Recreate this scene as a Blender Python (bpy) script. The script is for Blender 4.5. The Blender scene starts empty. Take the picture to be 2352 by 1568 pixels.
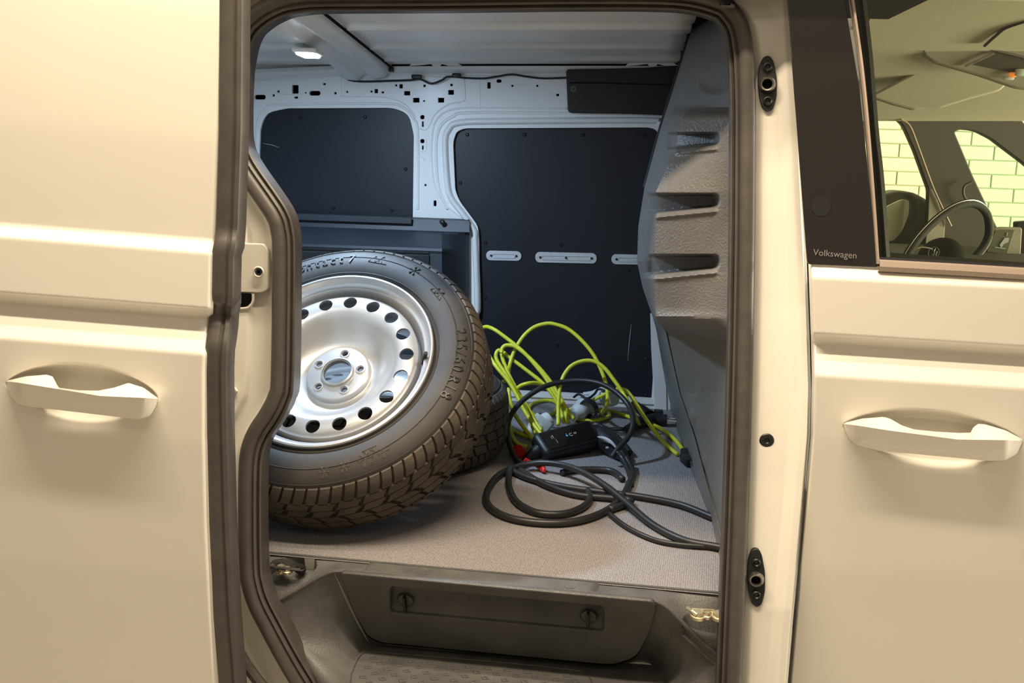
import bpy, bmesh, math, random
import numpy as np
from mathutils import Vector, Matrix
random.seed(7)
S = bpy.context.scene
COL = S.collection
# ---------------------------------------------------------------- camera
FPX = 2480.0
yaw, pit, rol = math.radians(6.3), math.radians(10.8), math.radians(1.7)
CAM = np.array([0, -2.226, .905])
cF = np.array([-math.sin(yaw)*math.cos(pit), math.cos(yaw)*math.cos(pit), -math.sin(pit)])
_r0 = np.array([math.cos(yaw), math.sin(yaw), 0]); _u0 = np.cross(_r0, cF)
cR = math.cos(rol)*_r0 + math.sin(rol)*_u0; cU = np.cross(cR, cF)
cam = bpy.data.cameras.new('camera'); co = bpy.data.objects.new('camera', cam); COL.objects.link(co)
cam.sensor_width = 36; cam.lens = FPX/2352*36; cam.clip_start = .02
co.matrix_world = Matrix(((cR[0], cU[0], -cF[0], CAM[0]), (cR[1], cU[1], -cF[1], CAM[1]), (cR[2], cU[2], -cF[2], CAM[2]), (0, 0, 0, 1)))
S.camera = co
# ---------------------------------------------------------------- world and lights
w = bpy.data.worlds.new('world'); S.world = w; w.use_nodes = True
bg = w.node_tree.nodes['Background']; bg.inputs[0].default_value = (1, .83, .62, 1); bg.inputs[1].default_value = .30
def area(name, loc, target, sx, sy, power, col):
    l = bpy.data.lights.new(name, 'AREA'); l.shape = 'RECTANGLE'; l.size = sx; l.size_y = sy; l.energy = power; l.color = col
    o = bpy.data.objects.new(name, l); COL.objects.link(o); o.location = loc
    o.rotation_euler = (Vector(target)-Vector(loc)).to_track_quat('-Z', 'X').to_euler(); return o
WARM = (1, .825, .60)
area('garage_strip_and_fill', (-.5, -.42, 2.6), (-.5, -.34, 0), .10, 2.0, 50, WARM)
area('garage_strip_and_fill', (-.4, -.90, 2.62), (-.4, -.5, 0), .10, 2.0, 86, WARM)
area('garage_strip_and_fill', (-.3, -2.6, 2.75), (-.3, -.2, .5), .3, 3.6, 9, WARM)  # unseen weak fill lamp behind the camera
area('garage_strip_and_fill', (1.2, 2.3, 2.3), (1.5, 3.3, .5), .2, 2.6, 34, (1, .97, .86))
area('garage_strip_and_fill', (-.6, 2.7, 2.3), (1.1, 1.5, .6), .3, 1.2, 40, (1, .95, .82))  # unseen lamp added on the far side to light the mirror pane
area('cab_fill_light', (4.0, .5, .75), (1.2, .6, 1.0), .8, 1.6, 330, (1, .90, .72))  # unseen lamp added low in front to brighten the cab headliner
S.view_settings.view_transform = 'Standard'; S.view_settings.look = 'None'
S.view_settings.exposure = 0.0; S.view_settings.gamma = 1.0; S.view_settings.use_curve_mapping = False

# ---------------------------------------------------------------- pixel -> place on a plane
def ray(px, py): return cF + cR*(px-1176)/FPX - cU*(py-784)/FPX
def P(px, py, Y): d = ray(px, py); return CAM + d*((Y-CAM[1])/d[1])
def PZ(px, py, z=0.0): d = ray(px, py); return CAM + d*((z-CAM[2])/d[2])
def itp(x, pts):
    return float(np.interp(x, [p[0] for p in pts], [p[1] for p in pts]))
def sstep(a, b, x):
    t = min(1, max(0, (x-a)/(b-a))); return t*t*(3-2*t)
def cr(pts, n=8, closed=False):
    P_ = [np.array(p, float) for p in pts]; out = []; m = len(P_)
    for i in range(m if closed else m-1):
        a = P_[(i-1) % m] if closed or i > 0 else P_[0]; b = P_[i]; c = P_[(i+1) % m]; d = P_[(i+2) % m] if closed or i+2 < m else P_[-1]
        for k in range(n):
            t = k/n; out.append(.5*((2*b)+(c-a)*t+(2*a-5*b+4*c-d)*t*t+(3*b-a-3*c+d)*t**3))
    if not closed: out.append(P_[-1])
    return out
# ---------------------------------------------------------------- materials
def mat(name, col, rough=.5, metal=0, coat=0, bump=0, bscale=200, mottle=0, mscale=5, emis=None, estr=0, spec=.5, coatr=.05):
    m = bpy.data.materials.new(name); m.use_nodes = True; nt = m.node_tree; b = nt.nodes['Principled BSDF']
    b.inputs['Base Color'].default_value = (*col, 1); b.inputs['Roughness'].default_value = rough; b.inputs['Metallic'].default_value = metal
    b.inputs['Coat Weight'].default_value = coat; b.inputs['Coat Roughness'].default_value = coatr; b.inputs['Specular IOR Level'].default_value = spec
    tc = nt.nodes.new('ShaderNodeTexCoord')
    if bump:
        n = nt.nodes.new('ShaderNodeTexNoise'); n.inputs['Scale'].default_value = bscale; n.inputs['Detail'].default_value = 3
        bp = nt.nodes.new('ShaderNodeBump'); bp.inputs['Strength'].default_value = bump; bp.inputs['Distance'].default_value = .002
        nt.links.new(tc.outputs['Object'], n.inputs['Vector']); nt.links.new(n.outputs['Fac'], bp.inputs['Height']); nt.links.new(bp.outputs['Normal'], b.inputs['Normal'])
    if mottle:
        n = nt.nodes.new('ShaderNodeTexNoise'); n.inputs['Scale'].default_value = mscale; n.inputs['Detail'].default_value = 6
        r = nt.nodes.new('ShaderNodeMapRange'); r.inputs[1].default_value = .3; r.inputs[2].default_value = .7; r.inputs[3].default_value = 1-mottle; r.inputs[4].default_value = 1+mottle
        mx = nt.nodes.new('ShaderNodeVectorMath'); mx.operation = 'SCALE'; mx.inputs[0].default_value = col
        nt.links.new(tc.outputs['Object'], n.inputs['Vector']); nt.links.new(n.outputs['Fac'], r.inputs[0]); nt.links.new(r.outputs[0], mx.inputs['Scale']); nt.links.new(mx.outputs[0], b.inputs['Base Color'])
    if emis: b.inputs['Emission Color'].default_value = (*emis, 1); b.inputs['Emission Strength'].default_value = estr
    return m
def glass(name, tint, ior=1.45):
    m = bpy.data.materials.new(name); m.use_nodes = True; nt = m.node_tree; nt.nodes.clear()
    o = nt.nodes.new('ShaderNodeOutputMaterial'); t = nt.nodes.new('ShaderNodeBsdfTransparent'); g = nt.nodes.new('ShaderNodeBsdfGlossy')
    t.inputs[0].default_value = (*tint, 1); g.inputs['Roughness'].default_value = .02
    f = nt.nodes.new('ShaderNodeFresnel'); f.inputs[0].default_value = ior; mx = nt.nodes.new('ShaderNodeMixShader')
    nt.links.new(f.outputs[0], mx.inputs[0]); nt.links.new(t.outputs[0], mx.inputs[1]); nt.links.new(g.outputs[0], mx.inputs[2]); nt.links.new(mx.outputs[0], o.inputs[0]); return m
M = {}
M['paint'] = mat('white_paint', (.80, .765, .68), .32, coat=.6, mottle=.012, mscale=2)
M['inpaint'] = mat('inner_white_paint', (.82, .81, .79), .42, coat=.12, coatr=.2, bump=.05, bscale=60)
M['rubber'] = mat('rubber', (.075, .066, .058), .42, mottle=.15, mscale=30, bump=.05, bscale=120)
M['blackgloss'] = mat('black_gloss', (.012, .010, .009), .06, coat=1, coatr=.02)
M['black'] = mat('black_plastic', (.012, .012, .014), .45)
M['softblack'] = mat('soft_black', (.004, .004, .005), .9, spec=.1)
M['panel'] = mat('dark_lining_board', (.016, .018, .024), .42, mottle=.12, mscale=3, bump=.05, bscale=300, spec=.35)
M['arch'] = mat('arch_plastic', (.036, .042, .052), .45, bump=.15, bscale=400, mottle=.1, mscale=9)
M['grain'] = mat('grained_grey_plastic', (.158, .153, .143), .42, bump=.9, bscale=210, mottle=.05, mscale=60)
M['sill'] = mat('sill_plastic', (.105, .103, .098), .48, bump=.5, bscale=260, mottle=.28, mscale=14)
M['lid'] = mat('lid_plastic', (.078, .076, .072), .45, bump=.4, bscale=260, mottle=.22, mscale=11)
M['steel'] = mat('silver_painted_steel', (.56, .56, .56), .30, metal=.55, coat=.3)
M['zinc'] = mat('zinc_bolt', (.7, .62, .42), .35, metal=.8)
M['screw'] = mat('dark_screw', (.03, .03, .033), .4, metal=.4)
M['ringmetal'] = mat('black_chrome', (.25, .24, .22), .25, metal=.9)
M['tyre'] = mat('tyre_rubber', (.044, .040, .036), .68, mottle=.28, mscale=6, bump=.12, bscale=90)
M['tread'] = mat('dusty_tread_rubber', (.075, .060, .046), .7, mottle=.35, mscale=14, bump=.5, bscale=220)
M['letter'] = mat('moulded_letter_rubber', (.016, .015, .014), .5)
M['dust'] = mat('dusty_raised_rubber', (.12, .10, .085), .7)
M['yellow'] = mat('yellow_cable', (.64, .66, .035), .42)
M['blackcable'] = mat('black_cable', (.022, .021, .021), .42, bump=.05)
M['red'] = mat('red_cap', (.55, .02, .015), .4)
M['white'] = mat('white_plastic', (.62, .66, .66), .35)
M['alu'] = mat('light_rail', (.62, .63, .64), .4, metal=.2)
M['logo'] = mat('print_white', (.55, .57, .6), .4)
M['logogrey'] = mat('print_grey', (.33, .31, .29), .35, metal=.4)
M['bluedot'] = mat('blue_print', (.1, .4, .7), .4)
M['lamp'] = mat('lamp_lens', (1, 1, 1), .4, emis=(.82, .92, 1), estr=22)
M['headliner'] = mat('headliner_cloth', (.50, .47, .38), .95, bump=.1, bscale=300)
M['console'] = mat('console_plastic', (.36, .34, .29), .6)
M['cabdark'] = mat('cab_dark_trim', (.07, .066, .056), .7)
M['leather'] = mat('wheel_leather', (.022, .022, .02), .8, spec=.2)
M['chrome'] = mat('silver_trim', (.65, .64, .6), .25, metal=.8)
M['screen'] = mat('display_screen', (.16, .17, .12), .25)
M['mirror'] = mat('mirror_pale_reflection', (.90, .90, .82), .3)  # pale diffuse colour stands in for the bright reflection
M['orange'] = mat('orange', (.9, .22, .03), .4, emis=(1, .3, .05), estr=.6)
M['satin'] = mat('satin_belt_moulding', (.42, .33, .27), .28, coat=.5)
M['brick'] = mat('painted_brick', (.78, .80, .70), .7, bump=.3, bscale=40, mottle=.03, mscale=9)
M['mortar'] = mat('painted_mortar', (.76, .76, .62), .8, bump=.3, bscale=80)
M['concrete'] = mat('garage_floor', (.42, .38, .33), .5, mottle=.15, mscale=3)
M['glass'] = glass('front_door_glass', (.90, .92, .78))
M['glass2'] = glass('far_door_glass', (1.0, 1.0, .93))
M['glass3'] = glass('far_quarter_glass', (.86, .98, .90))
def weave():
    m = bpy.data.materials.new('ribbed_grey_mat'); m.use_nodes = True; nt = m.node_tree; b = nt.nodes['Principled BSDF']
    b.inputs['Roughness'].default_value = .8
    tc = nt.nodes.new('ShaderNodeTexCoord')
    v = nt.nodes.new('ShaderNodeTexVoronoi'); v.inputs['Scale'].default_value = 215; v.inputs['Randomness'].default_value = .35
    mp = nt.nodes.new('ShaderNodeMapping'); mp.inputs['Scale'].default_value = (1, .75, 1); mp.inputs['Rotation'].default_value = (0, 0, .1)
    nt.links.new(tc.outputs['Object'], mp.inputs[0]); nt.links.new(mp.outputs[0], v.inputs['Vector'])
    r = nt.nodes.new('ShaderNodeValToRGB'); r.color_ramp.elements[0].color = (.36, .335, .33, 1); r.color_ramp.elements[1].color = (.20, .186, .184, 1); r.color_ramp.elements[0].position = .1; r.color_ramp.elements[1].position = .6
    bp = nt.nodes.new('ShaderNodeBump'); bp.inputs['Strength'].default_value = .9; bp.inputs['Distance'].default_value = .0025; bp.invert = True
    nt.links.new(v.outputs['Distance'], r.inputs[0]); nt.links.new(r.outputs[0], b.inputs['Base Color']); nt.links.new(v.outputs['Distance'], bp.inputs['Height']); nt.links.new(bp.outputs['Normal'], b.inputs['Normal'])
    return m
M['mat'] = weave()
# ---------------------------------------------------------------- object helpers
def link(name, me, m, parent=None, label=None, smooth=True, kind=None):
    o = bpy.data.objects.new(name, me); COL.objects.link(o)
    if m is not None: me.materials.append(M[m])
    if smooth: me.polygons.foreach_set('use_smooth', [True]*len(me.polygons))
    if parent is not None:
        o.parent = parent; o.matrix_parent_inverse = parent.matrix_world.inverted() if parent.type != 'EMPTY' else Matrix.Translation(-Vector(parent.location)) @ Matrix() if parent.rotation_euler[0] == 0 and parent.rotation_euler[1] == 0 and parent.rotation_euler[2] == 0 else parent.matrix_basis.inverted()
    if label: o['label'] = label
    if kind: o['kind'] = kind
    return o
def sharp(o, ang=35):
    me = o.data; bm = bmesh.new(); bm.from_mesh(me)
    for e in bm.edges:
        if len(e.link_faces) == 2 and e.calc_face_angle(0) > math.radians(ang): e.smooth = False
    bm.to_mesh(me); bm.free(); return o
def mk(verts, faces, name='m'):
    me = bpy.data.meshes.new(name); me.from_pydata([tuple(map(float, v)) for v in verts], [], faces); me.update(); return me
def grid(rows, closed=False):
    n = len(rows[0]); v = [p for r in rows for p in r]; f = []
    for i in range(len(rows)-1):
        for j in range(n if closed else n-1):
            k = (j+1) % n; f.append((i*n+j, i*n+k, (i+1)*n+k, (i+1)*n+j))
    return v, f
def join(parts):
    V = []; Fc = []
    for v, f in parts:
        b = len(V); V += list(v); Fc += [tuple(i+b for i in q) for q in f]
    return V, Fc
def tube(pts, r, n=10, cap=True):
    pts = [np.array(p, float) for p in pts]; rows = []; up = None
    for i, p in enumerate(pts):
        t = pts[min(i+1, len(pts)-1)]-pts[max(i-1, 0)]; t /= (np.linalg.norm(t)+1e-12)
        if up is None:
            up = np.array([0, 0, 1.]) if abs(t[2]) < .9 else np.array([1., 0, 0])
        a = up - t*(up@t); a /= (np.linalg.norm(a)+1e-12); b = np.cross(t, a); up = a
        rr = r[i] if hasattr(r, '__len__') else r
        rows.append([p+rr*(math.cos(q)*a+math.sin(q)*b) for q in np.linspace(0, 2*math.pi, n, endpoint=False)])
    v, f = grid(rows, True)
    if cap: f.append(tuple(range(n))[::-1]); f.append(tuple(len(v)-n+i for i in range(n)))
    return v, f
def sweep(pts, prof, closed=False, closeprof=True, view=(0, -1, 0)):
    """profile (a: to the path's right in its plane seen from the front, b: towards the front)"""
    pts = [np.array(p, float) for p in pts]; m = len(pts); rows = []; vw = np.array(view, float)
    for i in range(m):
        t = (pts[(i+1) % m]-pts[(i-1) % m]) if closed else pts[min(i+1, m-1)]-pts[max(i-1, 0)]
        t /= (np.linalg.norm(t)+1e-12); a = np.cross(t, vw); a /= np.linalg.norm(a); b = np.cross(a, t)
        rows.append([pts[i]+a*q[0]+b*q[1] for q in prof])
    if closed: rows.append(rows[0])
    return grid(rows, closeprof)
def circ(r, n=12, cx=0, cy=0, ry=None): return [(cx+r*math.cos(t), cy+(ry or r)*math.sin(t)) for t in np.linspace(0, 2*math.pi, n, endpoint=False)]
def box(c, s, rot=None, bev=.0, seg=2):
    bm = bmesh.new(); bmesh.ops.create_cube(bm, size=1)
    for v in bm.verts: v.co = Vector((v.co.x*s[0], v.co.y*s[1], v.co.z*s[2]))
    if bev: bmesh.ops.bevel(bm, geom=bm.edges[:], offset=bev, segments=seg, profile=.5, affect='EDGES')
    R_ = rot if rot is not None else Matrix.Identity(3)
    for v in bm.verts: v.co = R_ @ v.co + Vector(c)
    bm.verts.index_update()
    r = ([tuple(v.co) for v in bm.verts], [tuple(v.index for v in f.verts) for f in bm.faces]); bm.free(); return r
def lathe(prof, o, n_, seg=64, a=None, closed=False):
    """prof (r, h) revolved about axis n_ through o"""
    n_ = np.array(n_, float); n_ /= np.linalg.norm(n_)
    ref = np.array([0, 0, 1.]) if abs(n_[2]) < .95 else np.array([1., 0, 0]); a = np.cross(ref, n_); a /= np.linalg.norm(a); b = np.cross(n_, a)
    rows = [[np.array(o)+n_*h+r*(math.cos(t)*a+math.sin(t)*b) for t in np.linspace(0, 2*math.pi, seg, endpoint=False)] for r, h in prof]
    if closed: rows.append(rows[0])
    return grid(rows, True)
def fill(loops, thick, bev=0.0, bres=2):
    cu = bpy.data.curves.new('c', 'CURVE'); cu.dimensions = '2D'; cu.fill_mode = 'BOTH'; cu.extrude = thick/2; cu.bevel_depth = bev; cu.bevel_resolution = bres
    for lp in loops:
        s = cu.splines.new('POLY'); s.points.add(len(lp)-1); s.use_cyclic_u = True
        for i, q in enumerate(lp): s.points[i].co = (q[0], q[1], 0, 1)
    o = bpy.data.objects.new('tmp', cu); COL.objects.link(o); me = bpy.data.meshes.new_from_object(o)
    v = [tuple(x.co) for x in me.vertices]; f = [tuple(p.vertices) for p in me.polygons]
    bpy.data.objects.remove(o); bpy.data.curves.remove(cu); bpy.data.meshes.remove(me); return v, f
def plate(loops, Y, thick=.01, bev=0.0, warp=None):
    """pixel outlines (first outer, the rest holes) standing at depth Y (front face), real thickness"""
    l3 = [[P(x, y, Y) for x, y in lp] for lp in loops]
    v, f = fill([[(p[0], p[2]) for p in lp] for lp in l3], thick, bev)
    out = []
    for x, y, z in v:
        yy = Y+thick/2+bev-z
        if warp: yy += warp(x, y)
        out.append((x, yy, y))
    return out, f
def rrect(x0, y0, x1, y1, r, n=5):
    o = []
    for cx, cy, s in ((x1-r, y0+r, -90), (x1-r, y1-r, 0), (x0+r, y1-r, 90), (x0+r, y0+r, 180)):
        for k in range(n+1):
            t = math.radians(s+90*k/n); o.append((cx+r*math.cos(t), cy+r*math.sin(t)))
    return o
def rnd(poly, r, n=5):
    """round the corners of a pixel polygon; r one value or a list"""
    out = []; m = len(poly)
    for i in range(m):
        a, b, c = (np.array(poly[(i+k) % m], float) for k in (-1, 0, 1)); rr = r[i] if hasattr(r, '__len__') else r
        u = a-b; v = c-b; lu, lv = np.linalg.norm(u), np.linalg.norm(v); k = min(rr, lu*.48, lv*.48)
        if k < .5: out.append(tuple(b)); continue
        p, q = b+u/lu*k, b+v/lv*k
        for t in np.linspace(0, 1, n+1): out.append(tuple((1-t)**2*p+2*t*(1-t)*b+t*t*q))
    return out
def text(s, size, thick=.0006):
    cu = bpy.data.curves.new('t', 'FONT'); cu.body = s; cu.size = size; cu.extrude = thick; cu.align_x = 'CENTER'; cu.align_y = 'CENTER'; cu.resolution_u = 3
    o = bpy.data.objects.new('tmp', cu); COL.objects.link(o); me = bpy.data.meshes.new_from_object(o)
    v = [tuple(x.co) for x in me.vertices]; f = [tuple(p.vertices) for p in me.polygons]
    bpy.data.objects.remove(o); bpy.data.curves.remove(cu); bpy.data.meshes.remove(me); return v, f
def place(vf, o, ax, ay):
    """2D mesh laid in the plane through o with axes ax, ay"""
    o, ax, ay = (np.array(q, float) for q in (o, ax, ay)); ax /= np.linalg.norm(ax); ay = ay-ax*(ax@ay); ay /= np.linalg.norm(ay); az = np.cross(ax, ay)
    return [o+ax*v[0]+ay*v[1]+az*v[2] for v in vf[0]], vf[1]
def put(name, vf, m, parent=None, label=None, smooth=True, sh=35, kind=None):
    o = link(name, mk(*vf), m, parent, label, smooth, kind)
    if sh and smooth: sharp(o, sh)
    return o
def thing(name, label, cat, loc=(0, 0, 0), group=None):
    o = bpy.data.objects.new(name, None); COL.objects.link(o); o.location = loc; o['label'] = label; o['category'] = cat
    if group: o['group'] = group
    return o

# ================================================================ SETTING: garage
fl = put('floor', ([(-9, -7, -.62), (9, -7, -.62), (9, 9, -.62), (-9, 9, -.62)], [(0, 1, 2, 3)]), 'concrete', smooth=False); fl['kind'] = 'structure'
YB = 3.3
bw = put('wall_back', box((0, YB+.12, 1.0), (14, .2, 3.3)), 'mortar', smooth=False, kind='structure')
x0, z0 = P(1990, 250, YB)[0], P(2100, 590, YB)[2]
bm_me = None
bl, bh = .222, .0665; zz = z0-.35; r = 0
while zz < z0+.95:
    for k in range(-2, 5):
        v, f = box((0, 0, 0), (bl-.007, .03, bh-.006), bev=.002, seg=1)
        if bm_me is None: bm_me = mk(v, f); bm_me.materials.append(M['brick'])
        o = bpy.data.objects.new('brick', bm_me); COL.objects.link(o); o.parent = bw
        o.location = (x0+k*bl+(r % 2)*bl/2-.05, YB+.0095+random.uniform(-.001, .001), zz)
    zz += bh; r += 1

# ================================================================ VAN
van = thing('van', 'white panel van with its sliding side door pushed open to show the cargo bay', 'van')
# depth of the door opening's plane, leaning in towards the roof
def Ys(py): return itp(py, [(-100, .035), (0, .03), (300, 0), (700, -.06), (1100, -.13), (1400, -.19), (1700, -.22)])
sealL = [(-60, 690), (-20, 680), (-6, 660), (12, 618), (28, 592), (50, 567), (80, 550), (117, 540), (176, 532), (290, 530), (340, 535), (372, 547), (405, 566), (465, 608), (500, 630), (530, 639), (591, 643), (859, 640), (909, 633), (950, 613), (990, 587), (1036, 570), (1109, 565), (1290, 566), (1345, 573), (1390, 588), (1435, 611), (1500, 646), (1558, 680), (1640, 735)]
sealR = [(-60, 1560), (0, 1610), (6, 1655), (22, 1677), (60, 1701), (120, 1712), (200, 1716), (300, 1717), (600, 1715), (900, 1709), (1200, 1700), (1400, 1692), (1568, 1685), (1640, 1682)]
xL = lambda y: itp(y, sealL)
xR = lambda y: itp(y, sealR)
# closed seal path: up the left, across the top, down the right
path = [(x, y) for y, x in sealL[::-1] if y > 8] + [(650, -1), (690, -8), (750, -12), (1000, -14), (1300, -18), (1500, -18), (1590, -12)] + [(x, y) for y, x in sealR if y > 3]
path += [(1665, 1760), (1600, 1850), (1200, 1900), (930, 1850), (850, 1760)]
pth = cr(path, 5, closed=True)
seal3 = [P(x, y, Ys(y)-.012) for x, y in pth]
bulb = [(.0165*math.cos(t), .015*math.sin(t)) for t in np.linspace(0, 2*math.pi, 14, endpoint=False)]
# a>0 is to the right of travel = inside the opening
s = put('opening_seal', sweep(seal3, bulb, closed=True), 'rubber', van, label='thick grey-brown rubber seal around the side opening')
put('seal_lip', sweep(seal3, [(.014, .004), (.020, .010), (.024, .006), (.024, -.03), (.014, -.03)], closed=True), 'rubber', s)
put('seal_flange', sweep(seal3, [(.0245, -.002), (.030, .003), (.033, 0), (.033, -.045), (.0245, -.045)], closed=True), 'rubber', s)

def lerp0(a, b, t): return a+(b-a)*t
def strip(xa, xb, ys, Yf, n=40):
    rows = []
    for y in ys:
        a, b = xa(y), xb(y); rows.append([P(a+(b-a)*u, y, Yf(a+(b-a)*u, y)) for u in np.linspace(0, 1, n)])
    return grid(rows)
ysr = list(np.linspace(-120, 1700, 183))
# body side behind the sliding door (left) and around the top
def YL(px, py):
    d = xL(py)-px; y = Ys(py)+.012
    y += .02*sstep(12, 26, d) - .012*sstep(60, 75, d)
    return y
put('body_side', strip(lambda y: 420, lambda y: xL(y)+4, ysr, YL, 60), 'paint', van, label='cream-lit white body flange behind the sliding door')
put('body_side_top', strip(lambda y: 500, lambda y: 1900, list(np.linspace(-260, -2, 20)), lambda x, y: Ys(y)+.008, 20), 'paint', van)
bed = [(-60, 1812), (0, 1817), (300, 1836), (600, 1852), (760, 1858), (900, 1862), (1000, 1859), (1150, 1846), (1300, 1832), (1450, 1818), (1568, 1808), (1700, 1797)]
def YR(px, py):
    d = px-xR(py); W = itp(py, bed)-xR(py); y = Ys(py)+.014
    y -= .012*sstep(14, 40, d) + .012*sstep(W-50, W-18, d)
    y += .05*sstep(W-7, W, d)**2
    return y
put('body_pillar', strip(lambda y: xR(y)-4, lambda y: itp(y, bed)+1, ysr, YR, 70), 'paint', van, label='white door pillar between cargo opening and front door')
# blank body behind the open door, roof skin, rear end and near-side floor edge so daylight stays out
put('rear_side_panel', box((-1.72, .02, .35), (1.75, .04, 2.0)), 'paint', van)
put('lower_sill_panel', box((-.4, -.24, -.42), (3.4, .05, .2)), 'paint', van)
put('outer_roof', box((-.4, .69, 1.235), (4.2, 1.56, .03)), 'paint', van)
put('rear_end', box((-2.5, .69, .4), (.05, 1.56, 1.7)), 'inpaint', van)

# bracket, hole and bolt on the flange
def onL(px, py, off=0): return P(px, py, YL(px, py)+off)
br = plate([rnd([(470, 559), (603, 562), (614, 575), (614, 664), (600, 670), (470, 668)], [0, 4, 9, 9, 4, 0])], Ys(620)+.004, .014, .002)
b_ = put('hinge_cover', br, 'paint', van)
pb = P(595, 624, Ys(620)-.003)
put('cover_bolt', join([lathe([(.0115, 0), (.0125, .003), (.010, .005), (.0085, .001), (0, .001)], pb, (0, -1, 0), 24)]), 'paint', b_)
put('bolt_socket', lathe([(.0075, 0), (.0075, .003), (.004, .0035), (.0035, .001), (0, .001)], pb, (0, -1, 0), 6), 'screw', b_)
put('guide_slot', plate([rnd([(470, 672), (577, 674), (577, 694), (565, 705), (470, 703)], [0, 3, 6, 8, 0])], Ys(690)+.013, .003, 0), 'softblack', van)
put('slot_rim', sweep([P(x, y, Ys(690)+.014) for x, y in cr([(500, 708), (560, 708), (575, 702), (581, 690), (581, 674)], 5)], circ(.003, 8)), 'paint', van)
hk = tube([P(x, y, Y) for x, y, Y in cr([(490, 880, -.03), (520, 884, -.06), (541, 893, -.08), (541, 902, -.08), (520, 905, -.06), (490, 903, -.03)], 4)], .003, 8)
put('door_hook', hk, 'paint', van)
put('rocker_trim', tube([P(x, y, Ys(y)-.01) for x, y in ((538, 1478), (566, 1528), (600, 1572), (680, 1650))], .012, 10), 'rubber', van)

# pillar plates (striker/centering plates) and plug
def pillar_plate(cx, cy, sc, tilt):
    out = [(-20*sc, 0), (-17*sc, -38*sc), (-8*sc, -60*sc), (4*sc, -64*sc), (13*sc, -52*sc), (20*sc, -12*sc), (19*sc, 30*sc), (10*sc, 58*sc), (0, 64*sc), (-11*sc, 56*sc), (-17*sc, 34*sc)]
    lp = [(cx+x+y*tilt, cy+y) for x, y in out]; lp = rnd(lp, 9*sc)
    Yq = YR(cx, cy)-.007; kz = (YR(cx, cy-50)-YR(cx, cy+50))/(P(cx, cy-50, Yq)[2]-P(cx, cy+50, Yq)[2]); zc = P(cx, cy, Yq)[2]; o = put('door_guide_plate', plate([lp], Yq, .010, .0015, lambda x, z: kz*(z-zc)), 'black', van, label='black oval guide plate on the pillar')
    for dy, R_ in ((-38*sc, 9.5), (40*sc, 9.5)):
        p = P(cx, cy+dy, YR(cx, cy+dy)-.009); rr = R_*sc/1060
        put('plate_screw', lathe([(rr, 0), (rr, .003), (rr*.75, .005), (rr*.55, .003), (rr*.4, .0005), (0, .0005)], p, (0, -1, 0), 16), 'screw', o)
    p = P(cx, cy+2, Yq-.002); rr = 17*sc/1060
    put('guide_socket', lathe([(rr, -.001), (rr, .006), (rr*.8, .012), (rr*.62, .011), (rr*.5, -.001), (0, -.001)], p, (-.15, -1, .05), 24), 'ringmetal', o)
    put('socket_hole', lathe([(rr*.5, 0), (0, .0005)], p-np.array([0, .001, 0]), (0, -1, 0), 16), 'softblack', o)
pillar_plate(1763, 192, 1.0, 0.0)
pillar_plate(1737, 1327, .95, 0.0)
put('rubber_plug', lathe([(.0135, -.003), (.0145, .001), (.0125, .003), (.006, .0035), (.004, .001), (0, .001)], P(1761, 1011, YR(1761, 1011)), (0, -1, 0), 24), 'black', van)

# ---------------------------------------------------------------- doors outside
def hill(px, py, cx, cy, ax, ay, p=1.0):
    r2 = ((px-cx)/ax)**2+((py-cy)/ay)**2
    return 0 if r2 >= 1 else (1-r2)**p
def bowl(px, py, tip0, tip1, top, bot):
    """handle recess: lens between an upper arc and a lower arc"""
    x0_, y0_ = tip0; x1_, y1_ = tip1; u = (px-x0_)/(x1_-x0_)
    if u <= 0 or u >= 1: return 0
    base = y0_+(y1_-y0_)*u; k = (4*u*(1-u))**.62; yt = base-top*k; yb = base+bot*(4*u*(1-u))**.8
    if py < yt or py > yb: return 0
    t = (py-yt)/(yb-yt)
    return sstep(0, .16, t)*(1-sstep(.52, 1, t))*min(1, (4*u*(1-u))*1.6)
dedge = [(-120, 517), (0, 515), (300, 508), (520, 500), (556, 499), (575, 494), (690, 491), (725, 489), (800, 479), (850, 477), (1000, 477), (1200, 482), (1400, 492), (1568, 503), (1700, 512)]
DY = -.29
def profL(q):
    return itp(q, [(-200, .022), (0, .011), (300, .002), (530, 0), (538, -.002), (562, -.019), (568, -.020), (688, -.024), (691, -.023), (713, .004), (717, .005), (794, -.036), (800, -.037), (1000, -.036), (1300, -.027), (1600, -.006), (1800, .02)])
def YD(px, py):
    q = py-.078*(px-250); y = DY+profL(q)
    # corner of the skin rolls in at the rubber edge
    y += .010*sstep(14, 0, itp(py, dedge)-px)
    y += .046*bowl(px, py, (13, 884), (366, 915), 66, 72)
    return y
ysd = sorted(set(list(np.arange(-120, 500, 20)) + list(np.arange(500, 820, 3)) + list(np.arange(820, 1010, 2.5)) + list(np.arange(1010, 1701, 12))))
rows = []
cols = list(np.linspace(-560, 0, 24, endpoint=False)) + list(np.linspace(0, 380, 130, endpoint=False))
for y in ysd:
    e = itp(y, dedge); cc = cols + list(np.linspace(380, e, 34)); rows.append([P(x, y, YD(x, y)) for x in cc])
sd = put('sliding_door', grid(rows), 'paint', van, label='white sliding door slid back, left of the opening', sh=None)
put('door_inner_panel', box((-1.46, -.17, .45), (1.0, .12, 1.9)), 'inpaint', sd)
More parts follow.
